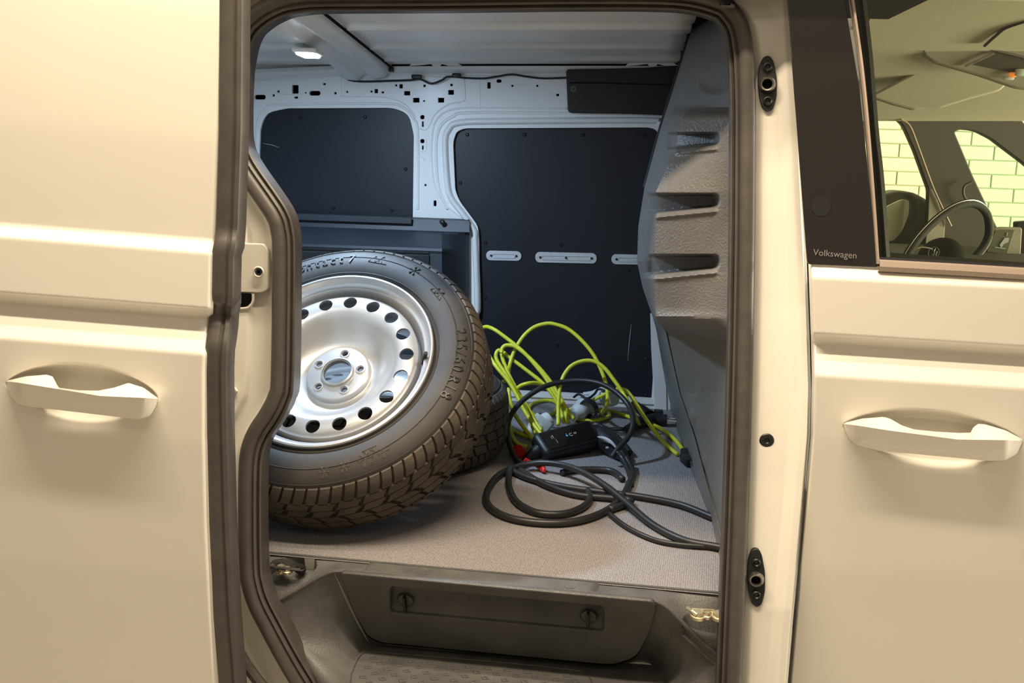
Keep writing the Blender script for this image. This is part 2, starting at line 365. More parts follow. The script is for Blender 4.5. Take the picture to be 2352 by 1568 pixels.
# rubber edge strip of the sliding door
ec = [(-120, 536), (0, 535), (300, 533), (520, 526), (560, 522), (585, 516), (690, 514), (740, 509), (800, 501), (850, 499), (1000, 501), (1200, 507), (1400, 517), (1568, 530), (1700, 541)]
ep = [P(itp(y, ec), y, DY+.010+profL(y)*.8) for y in np.linspace(-120, 1700, 120)][::-1]
es = put('door_edge_rubber', sweep(ep, [(-.024, -.01), (-.0225, .006), (-.012, .011), (.002, .009), (.006, .005), (.012, .009), (.019, .007), (.0235, -.002), (.022, -.03), (-.024, -.03)]), 'rubber', sd, label='grey-brown rubber strip along the sliding door edge')

def handle(par, upper, crease, lower, YS, x0_, x1_, pro=.052):
    us = np.linspace(0, 1, 70); rows = []
    for u in us:
        x = x0_+(x1_-x0_)*u; e = min(1, 12*u*(1-u)+.0)**.5; yu, yc, yl = itp(x, upper), itp(x, crease), itp(x, lower)
        Y0 = YS(x); yf = Y0-pro*e; back = Y0+.0-.0*e
        thin = itp(x, upper_d) if False else None
        yb = Y0-.002 - (pro*.42)*bar(u)       # the bar stands off the skin between its two feet
        rows.append([P(x, yu, yb), P(x, yu+(yc-yu)*.5, (yb+yf)/2-.002*e), P(x, yc-2*e, yf-.001), P(x, yc+1.5*e, yf+.0005), P(x, yc+(yl-yc)*.5, yf+.006*e), P(x, yl-5*e, yf+.016*e), P(x, yl, yf+.024*e), P(x, yl-2*e, yb+.001), P(x, yu+(yl-yu)*.5, yb+.004)])
    v, f = grid(rows, True); n = len(rows[0]); f.append(tuple(range(n))); f.append(tuple(len(v)-n+i for i in range(n))[::-1])
    return put('door_handle', (v, f), 'paint', par, label='white bar door handle', sh=24)
bar = lambda u: sstep(.26, .34, u)*(1-sstep(.66, .80, u))
upper_d = None
sl = lambda Y0: (lambda x: Y0)
handle(sd, [(15, 874), (60, 864), (108, 860), (122, 865), (129, 880), (135, 890), (180, 896), (225, 897), (262, 890), (295, 879), (330, 890), (363, 914)],
       [(15, 876), (120, 893), (230, 911), (363, 917)], [(15, 880), (22, 908), (40, 926), (70, 934), (140, 942), (320, 963), (345, 955), (357, 936), (363, 919)], sl(DY-.034), 15, 363)
bar = lambda u: sstep(.22, .36, u)*(1-sstep(.68, .73, u))
# ---------------------------------------------------------------- front door
FY = -.115
fede = [(590, 1856), (612, 1857), (760, 1862), (865, 1865), (1000, 1862), (1150, 1848), (1300, 1834), (1450, 1820), (1568, 1810), (1700, 1798)]
def profR(q, px):
    return itp(q, [(590, .010), (612, .010), (616, .004), (634, -.012), (640, -.014), (762, -.019), (765, -.018), (787, .008), (791, .009), (859, -.030), (865, -.031), (1000, -.030), (1300, -.020), (1700, .012)])
def YF(px, py):
    q = py-(.048 if py < 700 else itp(py, [(700, .048), (760, .063)]))*(px-1860); y = FY+profR(q, px)
    y += .045*sstep(10, 0, px-itp(py, fede))**2
    y += .046*bowl(px, py, (1936, 982), (2350, 1022), 62, 74)
    return y
ysf = sorted(set(list(np.arange(604, 900, 3)) + list(np.arange(900, 1120, 2.5)) + list(np.arange(1120, 1701, 14))))
rows = []
for y in ysf:
    e = itp(y, fede); cc = list(np.linspace(e, e+14, 7)) + list(np.linspace(e+18, 2360, 150)) + list(np.linspace(2375, 2760, 20)); rows.append([P(x, max(y, 606+.033*(x-1860)), YF(x, max(y, 606+.033*(x-1860)))) for x in cc])
fd = put('front_door', grid(rows), 'paint', van, label='white front passenger door, right of the opening', sh=None)
handle(fd, [(1938, 971), (1980, 961), (2030, 957), (2046, 962), (2072, 977), (2100, 986), (2150, 991), (2205, 994), (2232, 993), (2235, 982), (2246, 973), (2262, 974), (2310, 988), (2348, 1008)],
       [(1938, 974), (2040, 990), (2200, 1011), (2348, 1013)], [(1938, 978), (1948, 1005), (1965, 1021), (2015, 1034), (2150, 1047), (2270, 1058), (2310, 1057), (2335, 1043), (2348, 1017)], sl(FY-.031), 1938, 2348)
bar = lambda u: 0
# black gloss pillar trim with lettering, glass, mouldings
def lean(x, z): return .14*(z-.66)          # the upper body leans in towards the roof
pt = plate([rnd([(1818, -80), (1946, -80), (1957, 0), (1985, 200), (2015, 600), (2015, 613), (1856, 606), (1836, 250)], [0, 0, 0, 0, 0, 5, 8, 0])], FY+.004, .006, .0012, lean)
ptr = put('pillar_trim', pt, 'blackgloss', fd, label='glossy black pillar trim with grey lettering')
def onlean(px, py, off=0):
    p = P(px, py, FY); 
    for _ in range(4): p = P(px, py, FY+.14*(p[2]-.66)+off)
    return p
wv = text('Volkswagen', .0172, .0003)
a = onlean(1874, 580, .001); b = onlean(1962, 587, .001); ax = b-a
put('lettering', place(wv, (a+b)/2, ax, (.0, .14, 1)), 'logogrey', ptr, smooth=False)
sens = onlean(1886, 474, .0035)
put('sensor_spot', lathe([(.0185, 0), (.0183, .0008), (0, .0008)], sens, (0, -1, .14), 28), 'black', ptr)
ed = [onlean(x, y, .002) for x, y in cr([(1948, -80), (1958, 0), (1977, 130), (1990, 250), (2004, 420), (2017, 606)], 6)]
put('glass_edge_trim', sweep(ed, [(-.003, 0), (-.002, .005), (.002, .005), (.003, 0), (.003, -.02), (-.003, -.02)]), 'satin', fd)
ed2 = [onlean(x, y, .02) for x, y in cr([(1966, -80), (1975, 0), (1990, 130), (2004, 300), (2017, 420), (2030, 592)], 6)]
put('window_channel', sweep(ed2, [(-.012, 0), (.0, .006), (.009, 0), (.009, -.03), (-.012, -.03)]), 'black', fd)
gp = [onlean(x, y, .012) for x, y in ((1950, -120), (2760, -120), (2760, 660), (2012, 600))]
gl = put('window_glass', (gp+[p+np.array([0, .004, 0]) for p in gp], [(0, 3, 2, 1), (4, 5, 6, 7), (0, 1, 5, 4), (1, 2, 6, 5), (2, 3, 7, 6), (3, 0, 4, 7)]), 'glass', fd, smooth=False)
bl_ = [onlean(x, y, 0) for x, y in ((2017, 610), (2200, 620), (2400, 632), (2760, 655))]
put('belt_moulding', sweep(bl_, [(-.012, 0), (-.010, .010), (.0, .013), (.009, .009), (.012, -.002), (.01, -.02), (-.012, -.02)]), 'satin', fd, label='brownish satin strip under the window')
put('belt_seal', sweep([p+np.array([0, .006, .0125]) for p in bl_], circ(.004, 8)), 'black', fd)
# inner skins of the front door: hides the door's back, darkens the sill of the glass
put('door_lining', box((1.14, .02, .26), (1.40, .06, .76)), 'cabdark', fd)

# ================================================================ cargo bay
fz = -.004
PWX = .30
fm = put('cargo_floor_mat', join([grid([[np.array([x, y, 0.0]) for x in np.linspace(-2.45, .30, 12)] for y in np.linspace(0, 1.44, 8)]), grid([[PZ(x, 1270+.0896*(x-595)+1, 0) for x in np.linspace(560, 1720, 12)], [np.array([x, .0, 0]) for x in np.linspace(-.84, .30, 12)]])]), 'mat', van, label='grey-brown ribbed rubber mat on the cargo floor')
# far inner side panel with its two bays and the punched holes
YW = 1.40
op1 = rnd([(592, 420), (597, 290), (612, 258), (660, 248), (905, 247), (940, 262), (951, 310), (948, 560), (592, 560)], [0, 20, 20, 10, 20, 22, 10, 0, 0])
op2 = rnd([(1040, 325), (1048, 302), (1066, 294), (1490, 292), (1508, 297), (1522, 325), (1512, 700), (1497, 917), (1098, 893), (1100, 560), (1098, 520), (1055, 462), (1045, 438)], [14, 8, 10, 10, 10, 20, 10, 0, 0, 20, 14, 20, 14])
holes = [(597, 223, 25, 10), (678, 205, 14, 19), (723, 214, 25, 10), (680, 224, 8, 4), (570, 222, 5, 5), (628, 219, 5, 5), (639, 210, 5, 5), (702, 213, 3, 3), (745, 193, 6, 4), (770, 214, 5, 5), (797, 211, 4, 4), (853, 210, 4, 4), (864, 209, 7, 9), (879, 212, 5, 4), (910, 196, 4, 4), (921, 198, 7, 9), (935, 214, 13, 9), (975, 197, 5, 5), (1037, 195, 5, 5), (1036, 212, 12, 10), (956, 230, 14, 10), (974, 232, 3, 3), (1013, 230, 13, 10), (1123, 196, 7, 14), (1146, 186, 11, 7), (1177, 197, 4, 4), (1234, 197, 4, 4), (1281, 218, 6, 5), (970, 269, 9, 9), (971, 285, 3, 12), (970, 324, 9, 9), (971, 339, 3, 9), (977, 425, 4, 4), (999, 467, 6, 13), (566, 355, 8, 14)]
hl = [rrect(x-w_/2-1, y-h_/2-1, x+w_/2+1, y+h_/2+1, min(w_, h_)*(.5 if w_ in (25, 9, 3, 11, 4, 5, 6) else .12), 3) for x, y, w_, h_ in holes]
isp = put('inner_side_panel', plate([[(-600, 150), (1640, 150), (1640, 1010), (-600, 910)], op1, op2]+hl, YW, .012, .0010), 'inpaint', van, label='white painted inner side panel with punched holes', sh=25)
put('hole_dark_sheet', box((-1.1, YW+.12, .5), (3.0, .02, 1.5)), 'softblack', isp)  # black sheet put behind the punched holes to make them dark
def ridge(pts, Yr, r=.006, par=isp, nm='pressed_rib', a=1.0): put(nm, sweep([P(x, y, Yr) for x, y in cr(pts, 6)], [(-r*a, -r*.6), (-r*.6, r*.4), (0, r*.8), (r*.6, r*.4), (r*a, -r*.6)], closeprof=False), 'inpaint', par, sh=None)
ridge([(1012, 900-160), (1012, 735), (1085, 722)], YW, .0) if False else None
# raised frame lips round the two bays
ridge([(1092, 718), (1096, 700), (1091, 560), (1088, 528), (1060, 488), (1036, 455), (1027, 420), (1022, 330), (1030, 298), (1060, 281), (1200, 278), (1480, 276), (1515, 282), (1535, 300)], YW-.006, .012)
ridge([(1028, 480), (1010, 440), (1004, 400), (1002, 330), (1012, 290), (1040, 268), (1080, 259), (1300, 260), (1540, 262)], YW, .007)
ridge([(1062, 500), (1025, 470), (1000, 430), (992, 380), (992, 320), (1000, 280), (1025, 256), (1066, 248), (1110, 248), (1300, 250), (1300, 250)], YW, .004)
ridge([(590, 330), (592, 280), (610, 250), (650, 240), (880, 238), (925, 246), (950, 272), (960, 310), (960, 480)], YW, .006)
ridge([(783, 176), (784, 215), (790, 222), (880, 224), (930, 240), (955, 270)], YW, .003)
ridge([(1066, 176), (1068, 225), (1060, 234), (1030, 240), (1000, 262), (985, 290), (976, 298), (964, 296)], YW, .003)
ridge([(962, 312), (962, 340), (966, 347), (976, 347), (980, 340), (979, 318)], YW, .0025)
ridge([(555, 192), (700, 178), (780, 170)], YW, .006)
ridge([(900, 170), (1100, 176), (1300, 178)], YW, .007)
ridge([(1103, 180), (1103, 252), (1104, 262)], YW, .0015)
ridge([(955, 360), (968, 360), (976, 370)], YW, .003)
ridge([(985, 300), (990, 380), (1005, 440)], YW+.001, .002)
for (a_, b_2) in (((992, 345), (1004, 345)), ((993, 395), (1005, 396)), ((1003, 440), (1016, 434)), ((1020, 470), (1030, 462))):
    ridge([a_, b_2], YW, .0015)
# dark boards filling the bays
bd1 = put('lining_board', plate([[(575, 236), (966, 236), (966, 575), (575, 575)]], YW+.018, .006), 'panel', van, label='dark board in the rear window bay')
bd2 = put('lining_board', plate([[(1020, 280), (1560, 280), (1540, 935), (1080, 905)]], YW+.018, .006), 'panel', van, label='dark board in the larger bay beside the bulkhead')
def head(px, py, par, Y=YW+.0175, r=.006, m='screw'):
    put('board_screw', lathe([(r, 0), (r*.95, .003), (r*.6, .005), (r*.45, .003), (0, .003)], P(px, py, Y), (0, -1, 0), 14), m, par)
for q in ((690, 271), (839, 269), (606, 380), (932, 388), (766, 477), (900, 482)): head(*q, bd1)
for q in ((1073, 309), (1205, 309), (1339, 310), (1478, 311), (1057, 420), (1115, 557), (1289, 562), (1114, 683), (1281, 789), (1485, 824), (1483, 912-4), (1443, 620)): head(*q, bd2)
for (x0_, x1_, y0_, y1_) in ((1117, 1197, 576, 597), (1230, 1370, 579, 602), (1405, 1500, 584, 606)):
    def sk(x, y): return (x, y+(x-x0_)*.02)
    r1 = put('lashing_strip', plate([[sk(*q) for q in rrect(x0_, y0_, x1_, y1_, 10, 6)]], YW+.013, .004, .0008), 'alu', van, label='pale oblong lashing strip on the dark board')
    put('strip_groove', sweep([P(*sk(x, y), YW+.0115) for x, y in cr(rrect(x0_+14, (y0_+y1_)/2-4, x1_-14, (y0_+y1_)/2+5, 4, 3), 1, closed=True)], circ(.0012, 6), closed=True), 'alu', r1)
    hs = [x0_+11, x1_-11] + ([(x0_+x1_)/2] if x1_-x0_ > 120 else [])
    for hx in hs: put('rivet', lathe([(.0042, 0), (.004, .002), (0, .0025)], P(*sk(hx, (y0_+y1_)/2), YW+.0115), (0, -1, 0), 10), 'screw', r1)
# scratches on the boards
def scratch(pts, Y, r, par, m='alu'): put('scratch', tube([P(x, y, Y) for x, y in pts], [r*math.sin(math.pi*(i+.3)/(len(pts)-.4)) for i in range(len(pts))], 5), m, par)
scratch([(1450, 743), (1447, 770), (1444, 800), (1442, 828)], YW+.0175, .0012, bd2)
scratch([(603, 329), (625, 333), (642, 339)], YW+.0175, .0009, bd1)
# pale frame strip at the bottom of the larger bay
put('bay_sill', sweep([P(x, y, YW-.004) for x, y in ((1150, 903), (1300, 910), (1500, 923), (1530, 925))], [(-.012, -.012), (-.012, 0), (.008, .002), (.010, -.012)]), 'inpaint', isp)
put('bay_post', sweep([P(x, y, YW-.006) for x, y in ((1510, 720), (1512, 800), (1516, 870), (1517, 945))], [(-.022, -.012), (-.020, 0), (.020, .002), (.024, -.012)]), 'inpaint', isp)
# wheel-arch cover
sec = [(1.39, 490), (1.375, 494), (1.36, 520), (1.32, 526), (1.24, 560), (1.235, 566), (1.24, 572), (1.24, 600), (1.25, 760), (1.26, 980)]
rows = []
for x, k in [(380, 0), (650, 0), (900, 0), (990, 0), (1015, 0), (1032, .28), (1052, .7), (1068, 1.0), (1078, 1.35)]:
    rr = []
    for i, (Yq, yq) in enumerate(sec):
        yy = Yq if i < 3 else Yq+(1.385-Yq)*min(1, k*.85)
        base = yq+.035*(x-700)
        rr.append(P(min(x, 1096), base, yy))
    rows.append(rr)
ac = put('wheel_arch_cover', grid(rows), 'arch', van, label='blue-black plastic wheel arch cover behind the tyres', sh=22)
put('cover_ledge', sweep([P(x, 498+.035*(x-700), 1.352) for x in (380, 700, 945)], [(-.012, -.004), (-.010, .004), (.010, .004), (.012, -.004)]), 'arch', ac)
put('cover_groove', sweep([P(x, 570+.035*(x-700), 1.234) for x in (380, 700, 985)], [(-.004, -.004), (-.003, .0015), (.003, .0015), (.004, -.004)]), 'black', ac)
put('cover_pocket', plate([rnd([(500, 575), (985, 586), (985, 608), (500, 600)], 3)], 1.231, .004, .001), 'black', ac)
put('cover_screw', lathe([(.009, 0), (.009, .005), (.006, .008), (.004, .005), (0, .005)], P(1016, 510, 1.352), (0, -1, .5), 16), 'screw', ac)
# upper black control panel by the bulkhead
ub = put('electronics_cover', plate([rnd([(1302, 162), (1480, 158), (1600, 150), (1640, 270), (1524, 262), (1440, 259), (1306, 257)], [5, 0, 0, 0, 0, 0, 8])], 1.36, .03, .003), 'black', van, label='flat black cover high on the inner side panel')
for rr in (.0085, .0050):
    put('push_mark', sweep([np.array(P(1317, 204, 1.358))+np.array([rr*math.cos(t), 0, rr*math.sin(t)]) for t in np.linspace(0, 2*math.pi, 24, endpoint=False)], circ(.0007, 6), closed=True), 'logogrey', ub)
put('cover_step', sweep([P(x, y, 1.357) for x, y in ((1308, 190), (1400, 191), (1560, 196))], [(-.002, -.001), (0, .002), (.002, -.001)]), 'black', ub)
# roof: ribbed skin, header rail, cable
ZR = 1.135
_rc = [P(700, -14, .03), P(1500, -18, .03), P(900, 150, 1.4), P(1540, 149, 1.4)]
def ztop(x, Y):
    a = _rc[0][2]+(_rc[1][2]-_rc[0][2])*(x-_rc[0][0])/(_rc[1][0]-_rc[0][0]); b = _rc[2][2]+(_rc[3][2]-_rc[2][2])*(x-_rc[2][0])/(_rc[3][0]-_rc[2][0])
    return a+(b-a)*(Y-.03)/1.37
def _yk(py):
    Y = .5
    for _ in range(30): Y = PZ(1300, py, ztop(P(1300, py, Y)[0], Y))[1]
    return Y
YK = [_yk(y) for y in (57, 103, 131)]
def zroof(x, Y):
    z = ztop(x, Y)
    for q in YK: z -= .013*math.exp(-((Y-q)/.020)**2)
    return z
rows = []
for Y in list(np.linspace(-.02, 1.405, 150)):
    xe = lerp0(P(1608, 20, .10)[0], P(1548, 150, 1.4)[0], (Y-.1)/1.3)+.008*(1 if math.sin(Y*34) > .2 else 0)
    rows.append([np.array([x, Y, zroof(x, Y)]) for x in list(np.linspace(-2.45, -.9, 10))+list(np.linspace(-.85, xe, 20))]+[np.array([xe+.001, Y, zroof(xe, Y)+.02])])
rf = put('roof_skin', grid(rows), 'inpaint', van, label='pale ribbed roof skin seen from below', sh=None)
put('roof_edge_dark_gap', box((.30, .7, 1.20), (.5, 1.5, .02)), 'softblack', van)  # black box stands in for the dark gap beside the roof skin
put('roof_rail', sweep([P(x, y, 1.375) for x, y in ((555, 172), (760, 163), (900, 154), (1200, 155), (1540, 153))], [(-.02, -.03), (-.016, .004), (-.004, .01), (.006, .004), (.012, -.01), (.02, -.03)]), 'inpaint', van)
for cx in (1000, 1497):
    hg = [(cx-58, 150), (cx-52, 143), (cx-22, 139), (cx-14, 142), (cx-12, 137), (cx+14, 137), (cx+18, 142), (cx+40, 140), (cx+58, 150)]
    put('roof_bracket', plate([hg + [(cx+30, 150), (cx+14, 146), (cx+8, 152), (cx-4, 152), (cx-10, 146), (cx-36, 149)]], 1.345, .006, .001), 'inpaint', van)
    put('bracket_gap', tube([P(x, y-3, 1.36) for x, y in hg], .0025, 6), 'softblack', van)
put('roof_shadow_gap', tube([P(x, y, 1.365) for x, y in ((900, 150), (1200, 149), (1540, 149))], .003, 6), 'softblack', van)
wc = cr([(784, 172), (800, 183), (830, 187), (880, 186), (940, 184), (965, 182), (990, 192), (1015, 184), (1030, 176), (1070, 179), (1110, 180), (1140, 176), (1175, 171), (1210, 176), (1250, 180), (1310, 178)], 5)
put('roof_wiring', tube([P(x, y, 1.372) for x, y in wc], .0035, 7), 'black', van, label='thin black wiring clipped under the roof rail')
for cx, cy, ww in ((957, 176, 15), (1049, 173, 14)): put('wiring_clip', box(P(cx, cy, 1.37), (.035 if ww > 14 else .03, .012, .014), bev=.004), 'black', van)
put('wiring_clip', box(P(899, 160, 1.36), (.016, .012, .014), bev=.002), 'black', van)
# cross beam with the bay lamp
nA, nB = P(560, 50, .05), P(707, 12, .05); fA, fB = P(785, 170, 1.37), P(896, 160, 1.37)
prof = [(0, .05), (.03, .012), (.09, 0), (.34, -.006), (.40, .004), (.47, .010), (.56, .010), (.62, -.002), (.68, -.007), (.90, -.002), (.96, .010), (1, .05)]
rows = []
for t in np.linspace(0, 1, 30):
    a = nA+(fA-nA)*t; b = nB+(fB-nB)*t; dz = -.02*sstep(.75, 1, t)
    rows.append([a+(b-a)*s_+np.array([0, 0, z_+dz]) for s_, z_ in prof])
bmo = put('roof_bow', grid(rows), 'inpaint', van, label='pressed metal roof bow carrying the lamp', sh=40)
tl = .60; la = nA+(fA-nA)*tl; lb = nB+(fB-nB)*tl; ld = (fA-nA); ld = ld/np.linalg.norm(ld)
zl = lerp0(nA, fA, .55)[2]-.012; lp = PZ(708, 125, zl)
ldx = PZ(742, 141, zl)-PZ(676, 110, zl); ldx /= np.linalg.norm(ldx); ldy = np.cross([0, 0, 1], ldx)
Rm = Matrix((ldx, ldy, (0, 0, 1))).transposed()
put('bow_shadow_gap', tube([nB+(fB-nB)*t+np.array([.006, 0, .006]) for t in np.linspace(0, 1, 12)], .004, 6), 'softblack', bmo)
put('lamp_housing', box(lp+np.array([0, 0, .006]), (.145, .062, .012), Rm, .005), 'inpaint', bmo)
put('lamp_lens', box(lp, (.125, .046, .012), Rm, .005), 'lamp', bmo, label='glowing cool white lamp lens')
area('bay_lamp', tuple(lp-np.array([0, 0, .02])), tuple(lp-np.array([-.05, -.05, 1])), .12, .05, 17, (.54, .74, 1))

# ---------------------------------------------------------------- bulkhead (moulded partition)
xs_ = [(-60, 1625), (25, 1600), (155, 1560), (300, 1515), (430, 1480), (520, 1466), (600, 1463), (660, 1476), (730, 1500), (760, 1508), (850, 1523), (935, 1538), (1050, 1577), (1200, 1636), (1300, 1656), (1400, 1672)]
xf_ = [(-60, 1660), (25, 1650), (155, 1612), (240, 1590), (262, 1572), (300, 1556), (350, 1552), (375, 1535), (440, 1507), (480, 1512), (500, 1507), (590, 1502), (625, 1510), (640, 1500), (730, 1506), (760, 1530), (900, 1562), (1000, 1596), (1200, 1648), (1300, 1664), (1400, 1678)]
Yfl = [(-60, .30), (250, .26), (270, .20), (440, .14), (730, .14), (765, .34), (900, .50), (1000, .42), (1200, .14), (1300, .03), (1400, -.05)]
Ysl = [(-60, .75), (430, .62), (600, .50), (720, .60), (770, 1.2), (860, 1.39)]
slots = [(305, 346, 1552), (445, 489, 1507), (585, 630, 1507)]
def YP(px, py):
    xr = xR(py)-14; xf = itp(py, xf_); xs = itp(py, xs_); yr = Ys(py)+.05; yf = itp(py, Yfl)
    ysl = itp(py, Ysl) if py < 900 else max(PZ(xs, max(py, 930), 0)[1], yr)
    if px >= xf:
        t = (px-xf)/max(1, xr-xf); Y = yf+(yr-yf)*(t**.8)
        Y += .13*sstep(264, 246, py)*(1-.6*t)            # upper third sits back, pushed deeper to put it in shade
        lb_ = 745+22*t
        Y += .045*sstep(lb_, lb_+16, py)*sstep(1.0, .93, t)
        Y -= .012*math.exp(-((py-lb_+12)/18)**2)
    else:
        t = (xf-px)/max(1, xf-xs); Y = yf+(ysl-yf)*t
        Y += .13*sstep(264, 246, py)*(1-t)
    for y0_, y1_, xa in slots:
        if px > xa-24 and px < 1665 and y0_-8 < py < y1_+22:
            bot = y1_-(px-1520)*.10; e = sstep(y0_-3, y0_+5, py)*(1-sstep(bot-7, bot+1, py)); e *= 1-sstep(1634-.02*abs(py-(y0_+bot)/2)**2, 1656-.02*abs(py-(y0_+bot)/2)**2, px)
            e *= sstep(xa-24, xa-6, px)
            Y += .085*e
            lip = bot+9; Y -= .008*math.exp(-((py-lip)/4.5)**2)*sstep(xa-10, xa+5, px)*(1-sstep(1635, 1655, px))
    # shallow teardrop pressing above
    Y += .03*hill(px, py, 1640, 190, 34, 26, .7)
    for cx_, cy_, h_ in ((1590, 960, .02), (1616, 1060, .02), (1606, 900, .012)): Y -= h_*hill(px, py, cx_, cy_, 12, 26, 1.5)
    return Y
rows = []
for y in sorted(set(list(np.arange(-60, 290, 6))+list(np.arange(290, 660, 2))+list(np.arange(660, 1346, 6)))):
    xr = xR(y)-10; xf = itp(y, xf_); xs = itp(y, xs_)
    cc = list(np.linspace(xs, xf, 24, endpoint=False))+list(np.linspace(xf, xr, 84))+[xr+25]
    rows.append([P(x, y, YP(min(x, xr), y)) for x in cc])
bk = put('bulkhead', grid(rows), 'grain', van, label='grained grey moulded bulkhead with three slots beside the right door pillar', sh=40)
bk.modifiers.new('s', 'SOLIDIFY').thickness = -.006
put('bulkhead_edge_seal', tube([P(itp(y, xs_)+1, y, itp(y, Ysl)+.0) for y in np.linspace(-20, 430, 20)], .006, 8), 'black', bk)
put('cab_side_of_bulkhead', box((.36, .70, .5), (.03, 1.4, 1.5)), 'cabdark', van)
# fixing eye and floor bracket at the bulkhead's foot
put('floor_bracket', box(PZ(1512, 953, .012), (.03, .03, .035), bev=.003), 'black', van)

# ---------------------------------------------------------------- sill, step well and box lid
zt = -.002
A = [PZ(560, 1267, zt), PZ(1720, 1371, zt)]
def pz(px, py, Y=None, z=None): return P(px, py, Y) if z is None else PZ(px, py, z)
K = dict(bl=PZ(582, 1269, zt), br=PZ(1682, 1367.5, zt), tl=PZ(765, 1309, zt), t2=PZ(1440, 1371, zt), tr=PZ(1510, 1378, zt), cl=P(603, 1398, -.165), cr=P(1654, 1510, -.175), el=P(592, 1404, -.165), er=P(1676, 1527, -.178))
K['cl2'] = P(575, 1330, -.22)
def lerp(a, b, t): return a+(b-a)*t
rows_b = [lerp(K['bl'], K['br'], t) for t in np.linspace(0, 1, 60)]
front = cr([K['el'], K['cl'], lerp(K['cl'], K['tl'], .5), lerp(K['cl'], K['tl'], .9), lerp(K['tl'], K['t2'], .06), lerp(K['tl'], K['t2'], .35), lerp(K['tl'], K['t2'], .7), K['t2'], lerp(K['tr'], K['cr'], .06), lerp(K['tr'], K['cr'], .5), K['cr'], K['er']], 8)
# outline of the deck as a plate with two bolt pockets cut in
deckloop = [K['bl'], K['br'], K['er']] + front[::-1] + []
pocketL = rnd([(604, 1296), (628, 1286), (722, 1288), (729, 1300), (700, 1316), (612, 1312)], [8, 8, 6, 8, 12, 8])
pocketR = rnd([(1566, 1393), (1578, 1384), (1720, 1388), (1720, 1422), (1610, 1420), (1585, 1410)], [6, 6, 0, 0, 10, 8])
def onDeck(px, py):
    p = PZ(px, py, zt)
    return p
l2 = [[(p[0], p[1]) for p in deckloop], [tuple(PZ(x, y, zt)[:2]) for x, y in pocketL], [tuple(PZ(x, y, zt)[:2]) for x, y in pocketR]]
v, f = fill(l2, .004, .0)
fx = np.array([q[0] for q in front]); fy = np.array([q[1] for q in front]); fz_ = np.array([q[2] for q in front])
def deckz(x, y):
    yb_ = np.interp(x, [K['bl'][0], K['br'][0]], [K['bl'][1], K['br'][1]])
    yl = np.interp(x, [K['tl'][0], K['tr'][0]], [K['tl'][1], K['tr'][1]])
    return zt if y > yl else zt-(yl-y)*.33
# rebuild deck finely by hand: columns between the back line and the front line
cols_ = np.linspace(K['el'][0]+.001, K['er'][0]-.001, 360)
order = np.argsort(fx); fxs, fys, fzs = fx[order], fy[order], fz_[order]
pk = [[tuple(PZ(x, y, zt-.008)[:2]) for x, y in lp_] for lp_ in (pocketL, pocketR)]
def inside(x, y, poly):
    c = False; n = len(poly)
    for i in range(n):
        x1, y1 = poly[i]; x2, y2 = poly[(i+1) % n]
        if (y1 > y) != (y2 > y) and x < (x2-x1)*(y-y1)/(y2-y1)+x1: c = not c
    return c
rows = []
for x in cols_:
    yb_ = float(np.interp(x, [K['bl'][0], K['br'][0]], [K['bl'][1], K['br'][1]])); yf_ = float(np.interp(x, fxs, fys)); zf_ = float(np.interp(x, fxs, fzs)); rr = []
    for t in np.linspace(0, 1, 100):
        y = yb_+(yf_-yb_)*t; z = zt+(zf_-zt)*t**1.3
        for lp_ in pk:
            if inside(x, y, lp_): z -= .026
        rr.append(np.array([x, y, z]))
    rows.append(rr)
dk = put('sill_deck', grid(rows), 'sill', van, label='scuffed dark grey plastic sill deck', sh=40)
put('sill_edge', tube([lerp(K['bl'], K['br'], t)+np.array([0, .001, .002]) for t in np.linspace(0, 1, 30)], .0042, 8), 'lid', dk)
put('sill_nose', tube(front, .0045, 8), 'sill', dk)
for x, y in ((980, 1316), (1309, 1348)):
    o_ = PZ(x, y, zt)
    q = put('sill_screw', lathe([(.0125, 0), (.0118, .0025), (.0095, .0008), (.006, .0008), (.005, .0025), (0, .0025)], o_, (0, 0, 1), 20), 'sill', dk)
# bolts in the pockets
for (x, y, r_) in ((645, 1305, .010), (660, 1309, .008), (690, 1304, .009), (1604, 1410, .012), (1652, 1412, .012), (1625, 1412, .006)):
    o_ = PZ(x, y, -.018)
    put('hinge_bolt', join([lathe([(r_, -.005), (r_, .004), (r_*.8, .007), (0, .007)], o_, (0, -.2, 1), 6), lathe([(r_*1.35, -.006), (r_*1.35, 0), (r_, .001)], o_, (0, -.2, 1), 20)]), 'zinc' if x > 1000 or x < 670 else 'screw', dk)
for a_, b_2 in (((615, 1302), (640, 1292)), ((600, 1300), (690, 1309)), ((1590, 1400), (1640, 1403)), ((1580, 1396), (1600, 1412))):
    put('roller_arm', tube([PZ(*a_, -.016), PZ((a_[0]+b_2[0])/2, (a_[1]+b_2[1])/2, -.012), PZ(*b_2, -.016)], .004, 8), 'zinc' if a_[0] > 1000 else 'ringmetal', dk)
# step well: back riser, sloping cheeks, tread
ZT = -.205
riserT = [lerp(K['tl'], K['t2'], t) for t in np.linspace(0, 1, 40)]
tb = [(848, 1478), (1000, 1492), (1200, 1508), (1380, 1524), (1440, 1523)]
treadB = [PZ(itp(t, [(0, 848), (1, 1440)]), itp(itp(t, [(0, 848), (1, 1440)]), tb), ZT) for t in np.linspace(0, 1, 40)]
_n = np.cross(riserT[-1]-riserT[0], treadB[0]-riserT[0]); _n /= np.linalg.norm(_n); _n = _n if _n[1] < 0 else -_n
rows = [[lerp(a_, b_2, t)-_n*(.045 if .06 < t < .94 and 3 < j < 36 else 0) for j, (a_, b_2) in enumerate(zip(riserT, treadB))] for t in np.linspace(0, 1, 16)]
